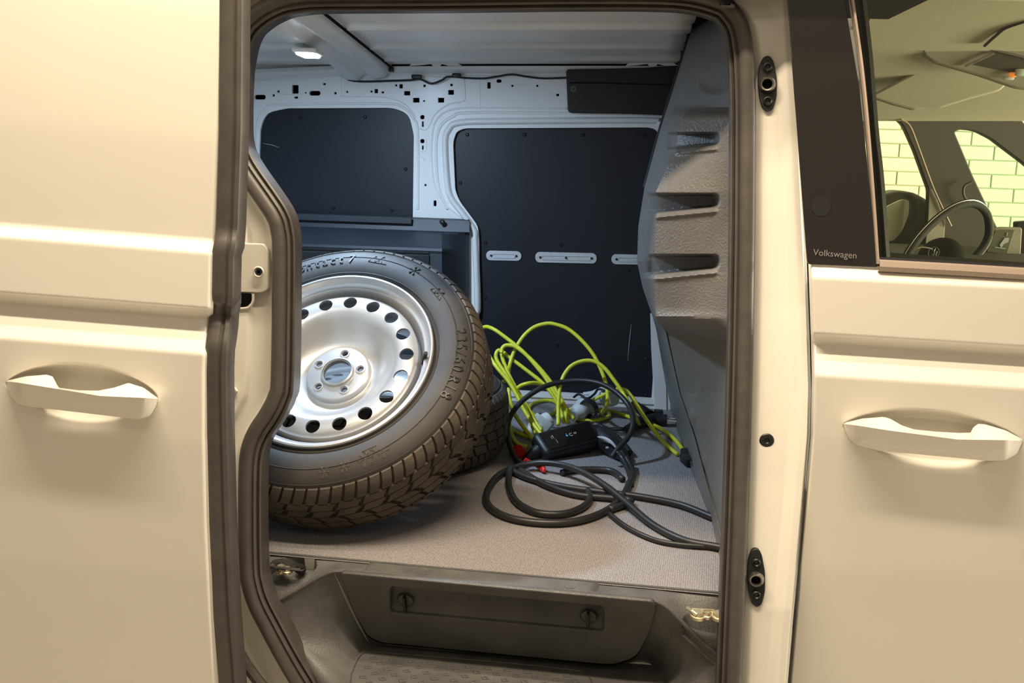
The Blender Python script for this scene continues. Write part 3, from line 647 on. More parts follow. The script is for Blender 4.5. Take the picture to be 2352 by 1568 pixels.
# cheeks fanned out to left and right down to the tread
left_top = [lerp(K['tl'], K['cl'], t) for t in np.linspace(0, 1, 14)] + [P(640, 1450, -.17), P(700, 1540, -.175), P(800, 1680, -.18)]
left_bot = [treadB[0]] + [PZ(x, y, ZT) for x, y in cr([(848, 1478), (838, 1486), (826, 1500), (812, 1520), (800, 1545), (790, 1600), (788, 1680)], 2)] 
def resample(p, n):
    p = [np.array(q) for q in p]; d = np.concatenate([[0], np.cumsum([np.linalg.norm(p[i+1]-p[i]) for i in range(len(p)-1)])]); t = np.linspace(0, d[-1], n)
    return [np.array([np.interp(q, d, [a_[k] for a_ in p]) for k in range(3)]) for q in t]
LT, LB = resample(left_top, 40), resample(left_bot, 40)
right_top = [lerp(K['tr'], K['cr'], t) for t in np.linspace(0, 1, 14)] + [P(1660, 1600, -.18), P(1662, 1700, -.185)]
right_bot = [treadB[-1]] + [PZ(x, y, ZT) for x, y in cr([(1440, 1523), (1475, 1520), (1505, 1530), (1530, 1560), (1550, 1620), (1560, 1700)], 2)]
RT, RB = resample(right_top, 40), resample(right_bot, 40)
def skin(T, B, n=14, sag=.012):
    rows_ = []
    for s_ in np.linspace(0, 1, n):
        rows_.append([lerp(a_, b_2, s_)+np.array([0, 0, -1])*sag*math.sin(math.pi*s_) for a_, b_2 in zip(T, B)])
    return grid(rows_)
well = join([grid(rows), skin([K['tl']]*1+LT[1:], LB), skin(RT, RB), skin([K['t2']]*1+[lerp(K['t2'], K['tr'], t) for t in np.linspace(.1, 1, 6)], [RB[0]]*7, 14, .0)])
wl = put('step_well', well, 'sill', van, label='dark grey plastic side step sunk below the sill', sh=50)
tread = [grid([[lerp(lerp(PZ(780, 1470, ZT), PZ(1540, 1530, ZT), t), lerp(PZ(740, 1720, ZT), PZ(1600, 1800, ZT), t), s_) for t in np.linspace(0, 1, 20)] for s_ in np.linspace(0, 1, 12)])]
td = put('step_tread', tread[0], 'sill', wl)
put('tread_outline', sweep([PZ(x, y, ZT+.0008) for x, y in cr([(805, 1700), (805, 1568), (812, 1535), (828, 1505), (850, 1497), (900, 1500), (1100, 1516), (1300, 1536), (1345, 1548), (1362, 1580), (1365, 1700)], 6)], circ(.0016, 6), view=(0, 0, 1)), 'lid', td)
# raised grip squares in staggered rows
gv = text('x', .01)
gm = None; cnt = 0
o0 = PZ(870, 1513, ZT); gx = PZ(1300, 1552, ZT)-o0; gx /= np.linalg.norm(gx); gy = np.array([-gx[1], gx[0], 0])
for r_ in range(6):
    for c_ in range(11):
        cx_ = o0+gx*(c_*.0415+(r_ % 2)*.0207-.012)-gy*(r_*.021)
        if c_*.0415 > .46: continue
        if gm is None:
            q = math.radians(20); vv = []
            for k, (s1, z1) in enumerate(((.0085, -.001), (.0075, .0022), (.0045, .0022), (.0038, .0005))):
                for e_ in range(4): t = q+math.pi/4+e_*math.pi/2; vv.append((s1*1.25*math.cos(t), s1*math.sin(t), z1))
            ff = [(k*4+j, k*4+(j+1) % 4, k*4+4+(j+1) % 4, k*4+4+j) for k in range(3) for j in range(4)]+[(12, 13, 14, 15)]
            gm = mk(vv, ff); gm.materials.append(M['sill'])
        o = bpy.data.objects.new('grip_stud', gm); COL.objects.link(o); o.parent = td; o.location = cx_; o.rotation_euler = (0, 0, math.atan2(gx[1], gx[0]))
# removable lid on the riser, with pocket and two turn knobs
ra, rb_, rc, rd = riserT[0], riserT[-1], treadB[-1], treadB[0]
nrm = np.cross(rb_-ra, rd-ra); nrm /= np.linalg.norm(nrm); nrm = nrm if nrm[1] < 0 else -nrm
def onR(px, py, off=0):
    d = ray(px, py); o_ = ra+nrm*off; return CAM+d*(((o_-CAM)@nrm)/(d@nrm))
ux = rb_-ra; ux /= np.linalg.norm(ux); uy = np.cross(nrm, ux); uy = uy if uy[2] > 0 else -uy
def rplate(loops, off, thick, bev):
    l = [[((onR(x, y, off)-ra)@ux, (onR(x, y, off)-ra)@uy) for x, y in lp_] for lp_ in loops]
    v_, f_ = fill(l, thick, bev); return [ra+nrm*(off-thick/2-bev)+ux*q[0]+uy*q[1]+nrm*q[2] for q in v_], f_
lidl = rnd([(783, 1318), (1500, 1384), (1502, 1400), (1490, 1450), (1460, 1508), (1410, 1524), (1380, 1523), (875, 1474), (845, 1460), (812, 1400)], [9, 8, 6, 20, 22, 18, 0, 14, 14, 10])
pock = rnd([(893, 1344), (1390, 1390), (1390, 1454), (893, 1409)], [13, 14, 15, 15])
lid = put('step_box_lid', rplate([lidl, pock], .014, .006, .003), 'lid', van, label='removable dark lid with a long pocket and two knobs', sh=30)
gap_ = put('lid_shadow_gap', rplate([[(x+(x-1140)*.008, y+(y-1420)*.045) for x, y in lidl], [(x+(x-1140)*.02, y+(y-1400)*.12) for x, y in pock]], .0045, .002, 0), 'softblack', lid)
# pocket tray
pk3o = [onR(x, y, .013) for x, y in pock]; c0 = sum(pk3o)/len(pk3o)
pk3 = [[q for q in pk3o], [c0+(q-c0)*.99-nrm*.005 for q in pk3o], [c0+(q-c0)@ux*ux*.98+(q-c0)@uy*uy*.72-nrm*.017+uy*.0045 for q in pk3o]]
pv, pf = grid(pk3, True); n_ = len(pk3o); pf.append(tuple(2*n_+i for i in range(n_)))
put('lid_pocket', (pv, pf), 'lid', lid, sh=60)
for x, y in ((932, 1376), (1352, 1413)):
    o_ = onR(x, y, -.0015)
    k_ = put('lid_knob', lathe([(.0165, -.002), (.0165, .003), (.0155, .0042), (0, .0042)], o_, nrm, 28), 'lid', lid)
    put('knob_ring', sweep([o_+nrm*.003+.0168*(math.cos(t)*ux+math.sin(t)*uy) for t in np.linspace(0, 2*math.pi, 28, endpoint=False)], circ(.0011, 6), closed=True, view=nrm), 'black', k_)
    Rk = Matrix((ux, uy, nrm)).transposed()
    put('knob_grip', box(o_+nrm*.009-uy*.002, (.0055, .041, .014), Rk, .002), 'black', k_)
# hairline scratches on the step
for pts_ in (((758, 1400), (762, 1440), (772, 1462)), ((765, 1455), (775, 1465), (784, 1460)), ((1459, 1498), (1463, 1512), (1467, 1520))):
    pass

# ================================================================ spare wheels
WC = np.array([-.691, .176, .386]); az, el = math.radians(7.27), math.radians(46.6)
WN = np.array([-math.sin(az)*math.cos(el), -math.cos(az)*math.cos(el), math.sin(el)])
def make_wheel(root, with_text=True):
    """built about the origin with the axle along +Z, the outer face at z=0"""
    T = []
    side = [(.243, -.020), (.249, -.008), (.262, -.001), (.280, .004), (.300, .004), (.318, -.001), (.331, -.010), (.338, -.018)]
    crown = [(.3395, -.022), (.350, -.038), (.3545, -.058), (.356, -.105), (.3545, -.152), (.350, -.172), (.3395, -.188)]
    other = [(r_, -.210-h_) for r_, h_ in side[::-1]]
    ty = put('tyre', lathe(side+crown+other+[(.235, -.15), (.235, -.06)], (0, 0, 0), (0, 0, 1), 120, closed=True), 'tyre', root, sh=60)
    # shoulder bead lines
    put('sidewall_rib', join([lathe([(.3325, -.0105), (.3345, -.0095), (.3365, -.0125), (.3395, -.0185)], (0, 0, 0), (0, 0, 1), 120), lathe([(.255, -.0035), (.257, -.0005), (.259, -.0015)], (0, 0, 0), (0, 0, 1), 120), lathe([(.3005, .0038), (.302, .0052), (.3035, .0035)], (0, 0, 0), (0, 0, 1), 120)]), 'tyre', ty)
    # tread: V-pattern lugs, two shoulders and two inner rows, joined into one relief
    parts = []; N = 78
    def lug(th, w0, w1, r0, z0_, z1_, sk, rin, cham=True):
        # ring segment between lateral positions z0_..z1_, sheared by sk, chamfered at the outer shoulder
        m = 4; rows_ = []
        for i in range(m+1):
            s_ = i/m; z = z0_+(z1_-z0_)*s_; wv_ = w0+(w1-w0)*s_
            c = th+sk(z)
            top = rin(z)
            rows_.append([(top-.010, c-wv_/2, z), (top-.001, c-wv_/2+.002, z), (top, c-wv_/2+.006, z), (top, c+wv_/2-.006, z), (top-.001, c+wv_/2-.002, z), (top-.010, c+wv_/2, z)])
        rows2 = [[np.array([r_*math.cos(a_), r_*math.sin(a_), z]) for r_, a_, z in q] for q in rows_]
        v_, f_ = grid(rows2, False); f_.append(tuple(range(6))[::-1]); f_.append(tuple(len(v_)-6+i for i in range(6))); return v_, f_
    rad = lambda z: float(np.interp(-z, [.016, .022, .034, .046, .060, .105, .150, .164, .176, .188, .194], [.3425, .349, .3565, .3605, .3625, .3635, .3625, .3605, .3565, .349, .3425]))
    sk = lambda z: (.11*((abs(z+.105)/.09))**.75)*1.25
    pitch = 2*math.pi/N
    for k in range(N):
        th = k*pitch
        for s_ in (0, 1):
            off = s_*pitch/2
            fl_ = (lambda z: -z) if s_ == 0 else (lambda z: .210+z)
            def zz(d): return -d if s_ == 0 else -.210+d
            parts.append(lug(th+off, pitch*.86, pitch*.80, 0, zz(.0165), zz(.050), sk, rad))
            if k % 2 == 0:
                parts.append(lug(th+off+.01, pitch*1.78, pitch*1.72, 0, zz(.0535), zz(.077), sk, rad))
                parts.append(lug(th+off+.03, pitch*1.72, pitch*1.5, 0, zz(.080), zz(.1035), sk, rad))
    put('tread', join(parts), 'tread', root, label='dusty winter tread with angled blocks', sh=30, kind='stuff')
    # fine sipes on the shoulder lugs: zigzag ribs
    # rim flange and barrel
    put('rim', lathe([(.2455, -.008), (.2465, -.001), (.2445, .0025), (.2405, .0025), (.2375, -.002), (.2365, -.009), (.2335, -.015), (.2285, -.018), (.2225, -.019), (.2205, -.024), (.2150, -.046), (.2125, -.060), (.2060, -.066), (.2060, -.100), (.215, -.14), (.2350, -.19), (.2445, -.206), (.2445, -.212), (.2345, -.205), (.205, -.14), (.2035, -.07), (.2130, -.045), (.2185, -.026), (.2205, -.021), (.2455, -.014)], (0, 0, 0), (0, 0, 1), 120, closed=True), 'steel', root, label='silver steel rim flange', sh=30)
    # disc with cut vents
    prof_ = [(.2055, -.052), (.2035, -.030), (.2000, -.0255), (.1930, -.0215), (.1800, -.0195), (.1620, -.0200), (.1500, -.0240), (.1380, -.036), (.1220, -.058), (.1030, -.074), (.0850, -.0805), (.0790, -.0795), (.0760, -.0700), (.0740, -.0660), (.0700, -.0650), (.0400, -.0650), (.0365, -.0620), (.0335, -.0610)]
    back_ = [(r_-.000, h_-.006) for r_, h_ in prof_[::-1]]
    dv = lathe(prof_+back_, (0, 0, 0), (0, 0, 1), 144, closed=True)
    me = mk(*dv); bm = bmesh.new(); bm.from_mesh(me); bmesh.ops.recalc_face_normals(bm, faces=bm.faces); bm.to_mesh(me); bm.free()
    cut = []
    for k in range(VENTS):
        t = VPH+2*math.pi*k/VENTS; cut.append(lathe([(0, .02), (.0170, .02), (.0170, -.10), (0, -.10)], (.1775*math.cos(t), .1775*math.sin(t), 0), (0, 0, 1), 20))
    for k in range(5):
        t = BPH+2*math.pi*k/5; cut.append(lathe([(0, .02), (.0078, .02), (.0078, -.13), (0, -.13)], (.056*math.cos(t), .056*math.sin(t), 0), (0, 0, 1), 14))
    cme = mk(*join(cut)); bm = bmesh.new(); bm.from_mesh(cme); bmesh.ops.remove_doubles(bm, verts=bm.verts, dist=1e-6); bmesh.ops.recalc_face_normals(bm, faces=bm.faces); bm.to_mesh(cme); bm.free()
    da = bpy.data.objects.new('a', me); db = bpy.data.objects.new('b', cme); COL.objects.link(da); COL.objects.link(db)
    md = da.modifiers.new('b', 'BOOLEAN'); md.object = db; md.operation = 'DIFFERENCE'; md.solver = 'EXACT'
    bpy.context.view_layer.update(); dg = bpy.context.evaluated_depsgraph_get(); nm = bpy.data.meshes.new_from_object(da.evaluated_get(dg))
    bpy.data.objects.remove(da); bpy.data.objects.remove(db)
    nm.materials.clear(); dsc = link('wheel_disc', nm, 'steel', root, label='silver pressed steel disc with a ring of round vents'); sharp(dsc, 30)
    put('hub_rim', lathe([(.041, -.066), (.0395, -.058), (.0365, -.0565), (.0345, -.060), (.0345, -.075)], (0, 0, 0), (0, 0, 1), 48), 'steel', dsc)
    for k in range(5):
        t = BPH+2*math.pi*k/5
        put('bolt_seat', lathe([(.0125, -.0655), (.0118, -.0625), (.0095, -.0622), (.0078, -.068), (.0078, -.074)], (.056*math.cos(t), .056*math.sin(t), 0), (0, 0, 1), 20), 'steel', dsc)
    put('valve', tube([(.214*math.cos(VAL), .214*math.sin(VAL), -.045), (.222*math.cos(VAL), .222*math.sin(VAL), -.020), (.229*math.cos(VAL), .229*math.sin(VAL), -.002)], [.0055, .005, .0045], 10), 'black', root, label='black rubber valve stem')
    if with_text:
        rt = .3175
        def arc_text(s_, mid, size, rad_=.317, step=.68, m_='letter', flip=True):
            out = []; tot = sum((.35 if c in ' /' else (1.0)) for c in s_)*size*step/rad_; a_ = mid+tot/2
            for c in s_:
                wd = (.35 if c in ' ' else (.7 if c in '/' else 1.0))*size*step/rad_; a_ -= wd/2
                if c != ' ':
                    v_, f_ = text(c, size*1.15, .0012); ca, sa = math.cos(a_), math.sin(a_); R1 = rad_
                    out.append(([(R1*ca+q[1]*ca+q[0]*sa, R1*sa+q[1]*sa-q[0]*ca, itp(R1+q[1], [(.262, -.001), (.280, .004), (.300, .004), (.318, -.001), (.331, -.010), (.338, -.018)])+.0022+q[2]*.6) for q in v_], f_))
                a_ -= wd/2
            return join(out)
        put('tyre_lettering', arc_text('Contact 7', TA1, .030, TR1), 'letter', ty, smooth=False)
        put('tyre_lettering', arc_text('235/60 R18', TA2, .031, .311, .72), 'letter', ty, smooth=False)
        put('tyre_lettering', arc_text('103T', TA2+.62, .022, .31, .66), 'letter', ty, smooth=False) if False else None
        # snowflakes and peak marks
        zf = lambda r_: itp(r_, [(.262, -.001), (.280, .004), (.300, .004), (.318, -.001), (.331, -.010)])+.0006
        fl_ = []; fu_ = []
        def seg(a_, r_, pts_):
            ca, sa = math.cos(a_), math.sin(a_); (fu_ if sa > 0 else fl_).append(tube([(r_*ca+y*ca+x*sa, r_*sa+y*sa-x*ca, zf(r_+y)) for x, y in pts_], .0009, 4))
        for a_, r_, s_ in SNOW:
            for k in range(6):
                t = k*math.pi/3; seg(a_, r_, [(0, 0), (s_*math.cos(t), s_*math.sin(t))])
                for d in (-.5, .5): seg(a_, r_, [(s_*.55*math.cos(t), s_*.55*math.sin(t)), (s_*.55*math.cos(t)+s_*.4*math.cos(t+d), s_*.55*math.sin(t)+s_*.4*math.sin(t+d))])
        for a_, r_, s_ in PEAK:
            seg(a_, r_, [(-s_*1.6, -s_*.7), (-s_*.8, s_*.7), (0, -s_*.3), (s_*.5, s_*.9), (s_*1.5, -s_*.7), (-s_*1.6, -s_*.7)])
            seg(a_, r_, [(-s_*.8, s_*.7), (-s_*.5, -s_*.7), (s_*.5, s_*.9), (s_*.6, -s_*.7)])
        put('winter_marks', join(fl_), 'dust', ty, smooth=False, kind='stuff')
        put('winter_marks', join(fu_), 'letter', ty, smooth=False, kind='stuff')
# angle (about the axle) that a pixel on the face lies at
za = WN/np.linalg.norm(WN); xa = np.cross([0, 0, 1.], za); xa /= np.linalg.norm(xa); ya = np.cross(za, xa)
def wang(px, py, h=0):
    d = ray(px, py); o_ = WC+za*h; q = CAM+d*(((o_-CAM)@za)/(d@za))-o_; return math.atan2(q@ya, q@xa), math.hypot(q@ya, q@xa)
VENTS = 18; VPH = wang(803, 700, -.02)[0]; BPH = wang(795, 807, -.066)[0]; VAL = wang(975, 815, -.01)[0]
TA1, TR1 = wang(742, 606); TR1 = min(.318, TR1); TA2 = wang(1035, 830)[0]
SNOW = [(*wang(745, 1085), .014), (*wang(790, 1073), .013), (*wang(840, 1055), .018), (*wang(882, 1038), .014), (*wang(953, 624), .015)]
PEAK = [(*wang(852, 1038), .011), (*wang(872, 599), .016), (*wang(1008, 675), .014)]
WR = Matrix((xa, ya, za)).transposed().to_4x4()
GW = 'spare winter wheels in the cargo bay'
wh = thing('spare_wheel', 'silver steel wheel with winter tyre, leaning back on the cargo floor', 'wheel', group=GW)
make_wheel(wh)
wh.matrix_world = Matrix.Translation(WC) @ WR
def copy_tree(o, parent=None, skip=()):
    c = o.copy(); COL.objects.link(c); c.parent = parent
    for ch in o.children:
        if ch.name.split('.')[0] not in skip: copy_tree(ch, c, skip)
    return c
w2 = copy_tree(wh, None, ('tyre_lettering', 'winter_marks'))
w2['label'] = 'second wheel lying flat in the dark behind and under the leaning wheel'
w2.matrix_world = Matrix.Translation((-.695, .735, .214))

# ================================================================ cables
def yY(py): return itp(py, [(740, 1.10), (860, 1.02), (960, .95), (1000, .90), (1060, .80)])
def strand(pts, dy=0.0, scale5=True, n=6):
    out = []
    for p in pts:
        if len(p) == 3: out.append((p[0], p[1], p[2]))
        else: out.append((p[0], p[1], None))
    px = [(1050+x/3.618, 700+y/3.618, Y) if scale5 else (x, y, Y) for x, y, Y in out]
    p3 = []
    for x, y, Y in px:
        if Y == 'f':
            p3.append(PZ(x, y, .009)+np.array([0, 0, 0]))
        else:
            Yv = (yY(y) if Y is None else Y)+dy; q = P(x, y, Yv)
            if q[2] < .009: q = PZ(x, y, .009)
            p3.append(q)
    return cr(p3, n)
yr_ = .0062
ys_ = [
 strand([(200, 215, 1.12), (215, 190, 1.12), (250, 182, 1.11), (310, 205), (400, 268), (480, 330), (560, 400), (650, 500), (730, 600), (790, 700), (850, 800), (900, 900), (925, 980)], 0),
 strand([(380, 640, 1.05), (425, 600, 1.05), (432, 520), (460, 420), (500, 335), (560, 250), (640, 185), (740, 155), (820, 162), (930, 205), (1050, 310), (1140, 425), (1205, 560), (1240, 670), (1250, 760), (1240, 840), (1190, 912, 'f')], .02),
 strand([(250, 395, 1.06), (262, 420, 1.06), (330, 520), (430, 640), (500, 760), (560, 880), (640, 1000), (700, 1075)], -.04),
 strand([(320, 420), (330, 390), (350, 376), (385, 395), (440, 440), (560, 530), (700, 640), (790, 740), (850, 850), (890, 980)], .03),
 strand([(320, 420), (335, 470), (400, 570), (470, 690), (540, 810), (590, 920), (650, 1070)], -.02),
 strand([(368, 400), (375, 360), (400, 338), (440, 335), (490, 350), (580, 420), (680, 520), (770, 630), (840, 740), (900, 850), (970, 950)], .0),
 strand([(368, 400), (385, 470), (430, 580), (510, 730), (590, 860), (650, 970), (705, 1050)], .02),
 strand([(840, 1000), (840, 880), (845, 760), (860, 660), (890, 580), (940, 515), (1010, 475), (1090, 462), (1160, 478), (1230, 530), (1300, 620), (1370, 720), (1450, 860), (1520, 1010, 'f')], -.05),
 strand([(1320, 700, 1.0), (1390, 705, 1.0), (1440, 750, .98), (1500, 840, .96), (1570, 950, .94), (1650, 1060, .92), (1740, 1165, 'f'), (1830, 1240, 'f')], 0),
 strand([(500, 695, 1.0), (530, 670, 1.0), (590, 652, 1.0), (660, 650, 1.02), (740, 678, 1.04)], 0),
 strand([(430, 690, 1.0), (436, 780, .98), (470, 890, .96), (540, 1000, .94), (630, 1115, 'f')], 0),
 strand([(435, 990, 'f'), (455, 1080, 'f'), (500, 1150, 'f'), (580, 1180, 'f')], 0),
 strand([(450, 1035, 'f'), (560, 1085, 'f'), (640, 1100, 'f')], 0),
 strand([(590, 870, 'f'), (620, 825, 'f'), (700, 797, 'f'), (790, 795, 'f'), (835, 830, 'f'), (810, 890, 'f'), (740, 925, 'f'), (650, 920, 'f'), (590, 870, 'f')], 0),
 strand([(820, 925, 'f'), (930, 872, 1.2), (1050, 830, 1.2), (1160, 775, 1.2), (1250, 730, 1.2), (1290, 700, 1.2)], 0),
 strand([(990, 945, 'f'), (1040, 905, 'f'), (1120, 878, 'f'), (1200, 873, 'f'), (1300, 885, 'f'), (1430, 930, 'f'), (1560, 975, 'f'), (1680, 1020, 'f'), (1790, 1100, 'f'), (1860, 1180, 'f'), (1890, 1240, 'f')], 0),
 strand([(1000, 948, 'f'), (1120, 960, 'f'), (1210, 948, 'f'), (1262, 920, 'f'), (1255, 895, 'f'), (1200, 878, 'f'), (1150, 862, 'f')], 0),
]
yc = thing('extension_cable', 'bright yellow extension cable in tangled standing loops on the cargo floor', 'cable', tuple(PZ(1300, 960)))
put('cable', join([tube(q, yr_, 10) for q in ys_]), 'yellow', yc, sh=None)
# white couplings of the extension lead
def coupling(par, a_, b_2, r_, m_='white', nm='coupling'):
    a_, b_2 = np.array(a_), np.array(b_2); d = b_2-a_; L = np.linalg.norm(d)
    return put(nm, lathe([(0, 0), (r_*.55, 0), (r_*.6, L*.15), (r_*.95, L*.28), (r_, L*.32), (r_, L*.62), (r_*1.12, L*.64), (r_*1.12, L*.9), (r_*1.02, L), (r_*.85, L), (r_*.8, L*.93), (0, L*.93)], a_, d, 24), m_, par)
coupling(yc, P(1352, 912, 1.28), P(1412, 912, 1.22), .027)
coupling(yc, P(1318, 955, 1.14), P(1352, 925, 1.22), .028)
put('coupling_collar', lathe([(.030, -.012), (.032, -.006), (.032, .010), (.028, .014)], P(1352, 938, 1.16), P(1352, 925, 1.22)-P(1318, 955, 1.14), 24), 'black', yc)
put('plug_strap', tube(cr([P(x, y, Y) for x, y, Y in ((1318, 912, 1.22), (1330, 905, 1.2), (1348, 915, 1.18), (1365, 905, 1.2), (1375, 893, 1.22), (1395, 900, 1.2))], 5), .004, 8), 'black', yc)
put('coupling_bracket', tube(cr([P(x, y, 1.27) for x, y in ((1340, 905), (1360, 902), (1385, 892), (1402, 896), (1408, 905))], 5), .007, 8), 'white', yc)
sch = thing('white_plug', 'translucent white plug lying behind the black control box', 'plug', tuple(PZ(1225, 990)))
coupling(sch, P(1208, 998, .97), P(1262, 962, 1.02), .024, nm='plug_body')
put('plug_flange', box(P(1240, 975, .985), (.060, .012, .052), Matrix.Rotation(.6, 3, 'Y'), .004), 'white', sch)
# black charging cable
cc_ = thing('charging_cable', 'thick black charging cable coiled on the grey mat with a control box', 'charging cable', tuple(PZ(1300, 1100)))
def fl(pts, z=.011, n=6): return cr([PZ(x, y, z if len(q) == 0 else q[0]) for x, y, *q in pts], n)
bs = [
 fl([(1680, 1262), (1640, 1254), (1570, 1240), (1500, 1205), (1440, 1155, .02), (1390, 1115, .03), (1330, 1080, .035), (1270, 1064, .03), (1210, 1066, .02), (1150, 1088), (1120, 1125), (1122, 1160), (1165, 1187), (1240, 1200), (1320, 1197), (1385, 1176), (1425, 1145), (1445, 1110), (1452, 1080), (1438, 1050, .03)]),
 fl([(1172, 1075, .02), (1168, 1110), (1185, 1150), (1230, 1176), (1290, 1180), (1335, 1166), (1355, 1145), (1350, 1125)]),
 fl([(1170, 1078), (1220, 1100), (1300, 1118), (1390, 1130), (1470, 1140), (1560, 1158), (1630, 1185), (1690, 1210)]),
 fl([(1195, 1080), (1250, 1112), (1320, 1135), (1400, 1143), (1450, 1150), (1400, 1170)]),
 fl([(1290, 1085), (1330, 1078), (1400, 1080), (1430, 1100)]),
 fl([(1400, 1180), (1440, 1210), (1500, 1238), (1560, 1250), (1640, 1256), (1690, 1258)], .008),
 cr([P(*q) for q in ((1195, 1068, .66), (1178, 1042, .70), (1167, 1005, .76), (1170, 962, .82), (1198, 922, .88), (1243, 891, .92), (1290, 877, .95), (1340, 874, .95), (1385, 883, .93), (1422, 906, .90), (1446, 935, .86), (1454, 968, .80), (1445, 1000, .76), (1420, 1030, .72), (1405, 1050, .70))], 6),
 cr([P(*q) for q in ((1418, 1038, .71), (1432, 1056, .69), (1447, 1090, .62), (1450, 1120, .53))], 6),
]
put('cable', join([tube(q, .0088, 10) for q in bs[:5]]+[tube(bs[5], .006, 8)]+[tube(q, .0080, 10) for q in bs[6:]]), 'blackcable', cc_, sh=None)
# control box: slab tilted up to the viewer
bc = P(1303, 1014, .80); a0 = P(1240, 1028, .74); a1 = P(1385, 990, .86)
bx = a1-a0; bx /= np.linalg.norm(bx); bz = np.array([-.05, -.62, .78]); bz -= bx*(bx@bz); bz /= np.linalg.norm(bz); by = np.cross(bz, bx)
Rb = Matrix((bx, by, bz)).transposed()
cb = put('control_box', box(bc, (.200, .090, .052), Rb, .016, 3), 'black', cc_, label='black control box with small white and blue symbols')
put('box_face', box(bc+bz*.0265, (.165, .066, .003), Rb, .0014, 1), 'blackgloss', cb)
put('box_end_grip', box(bc+bx*.102-bz*.008, (.05, .062, .040), Rb, .012, 3), 'black', cb)
put('box_neck', tube([bc-bx*.095-bz*.006, bc-bx*.125-bz*.012-by*.008, bc-bx*.15-bz*.016-by*.02], [.020, .016, .0105], 14), 'black', cb)
def mark(u_, v_, vf, m_, nm='box_symbol'): put(nm, place(vf, bc+bz*.0288+bx*u_+by*v_, bx, by), m_, cb, smooth=False)
def ringm(r0_, r1_, a0_=0, a1_=6.283, n=20):
    v_ = []; f_ = []
    for i in range(n+1):
        t = a0_+(a1_-a0_)*i/n; v_ += [(r0_*math.cos(t), r0_*math.sin(t), 0), (r1_*math.cos(t), r1_*math.sin(t), 0)]
        if i: f_.append((2*i-2, 2*i-1, 2*i+1, 2*i))
    return v_, f_
def bars(l): 
    v_ = []; f_ = []
    for x_, y_, w_, h_ in l:
        b0 = len(v_); v_ += [(x_-w_/2, y_-h_/2, 0), (x_+w_/2, y_-h_/2, 0), (x_+w_/2, y_+h_/2, 0), (x_-w_/2, y_+h_/2, 0)]; f_.append((b0, b0+1, b0+2, b0+3))
    return v_, f_
mark(-.008, .000, ringm(0, .0038), 'bluedot'); mark(.006, .000, ringm(.0042, .0060, .6, 5.6), 'logo'); mark(.020, .002, ringm(.0028, .0042, 2.2, 7.5), 'logo'); mark(-.006, .007, bars([(0, 0, .004, .0012)]), 'logo')
mark(-.050, .002, bars([(0, .006, .0012, .014), (-.006, .004, .0012, .010), (-.003, .009, .006, .001), (.003, -.012, .0012, .016)]), 'logo')
# vehicle connector with pistol grip and white shell, behind the box to the right
cn = put('connector', tube([P(*q) for q in ((1378, 1000, .86), (1395, 1015, .82), (1412, 1030, .79), (1428, 1043, .76), (1437, 1054, .74))], [.030, .031, .026, .019, .013], 18), 'black', cc_, label='black charging connector with a pale shell edge')
put('connector_shell', tube(cr([P(*q) for q in ((1372, 1003, .79), (1388, 1006, .77), (1405, 1016, .75), (1418, 1032, .735))], 4), [.001+.004*math.sin(math.pi*i/12) for i in range(13)], 6), 'alu', cn)
put('connector_arm', tube(cr([P(*q) for q in ((1368, 975, .94), (1400, 992, .90), (1430, 1020, .84), (1446, 1040, .80))], 4), .011, 10), 'black', cn)
put('connector_rib', join([lathe([(.0135, -.003), (.0165, 0), (.0135, .003)], P(1428+5*k, 1043+7*k, .76-.012*k), P(1437, 1054, .74)-P(1412, 1030, .79), 16) for k in range(3)]), 'black', cn)
put('connector_badge', box(P(1396, 1028, .775), (.012, .004, .006), bev=.001), 'logo', cn)
put('red_cap', join([lathe([(0, 0), (.020, .001), (.022, .006), (.020, .022), (0, .024)], P(1196, 1042, .75), (-.4, -.6, .5), 20)]), 'red', cc_, label='red protective cap')
put('cap_tether', tube(cr([PZ(1205, 1055, .03), PZ(1235, 1070, .012), PZ(1250, 1082, .008), PZ(1243, 1064, .02)], 4), .006, 8), 'red', cc_)
# black socket block and earthing plug near the bulkhead
sb = thing('plug_adapter', 'black cable adapter with metal prongs beside the bulkhead foot', 'adapter', tuple(PZ(1490, 965)))
put('adapter_body', tube([PZ(1440, 985, .02), PZ(1470, 970, .022), PZ(1500, 962, .022), PZ(1532, 964, .022)], [.012, .018, .019, .018], 14), 'black', sb)
for k in (-1, 1): put('prong', tube([PZ(1532, 963+3*k, .022), PZ(1558, 965+3*k, .022)], .0028, 8), 'chrome', sb)
put('adapter_band', lathe([(.0185, -.006), (.020, -.005), (.020, .006), (.0185, .007)], PZ(1470, 940, .028), (1, .6, -.3), 20), 'white', sb)
put('adapter_head', tube([PZ(1455, 925, .04), PZ(1472, 940, .03), PZ(1492, 955, .025)], [.010, .018, .02], 14), 'black', sb)
put('adapter_lead', tube(cr([PZ(1320, 1000, .01), PZ(1360, 990, .01), PZ(1400, 985, .012), PZ(1440, 985, .018)], 4), .006, 8), 'blackcable', sb)
tb_ = thing('cable_end_block', 'small black block at the yellow cable end near the bulkhead', 'plug', tuple(PZ(1580, 1055)))
put('block', box(PZ(1582, 1050, .022), (.035, .06, .042), Matrix.Rotation(.3, 3, 'Z'), .006), 'black', tb_)
put('block_cover', box(PZ(1582, 1050, .045), (.028, .05, .006), Matrix.Rotation(.3, 3, 'Z'), .002), 'blackcable', tb_)

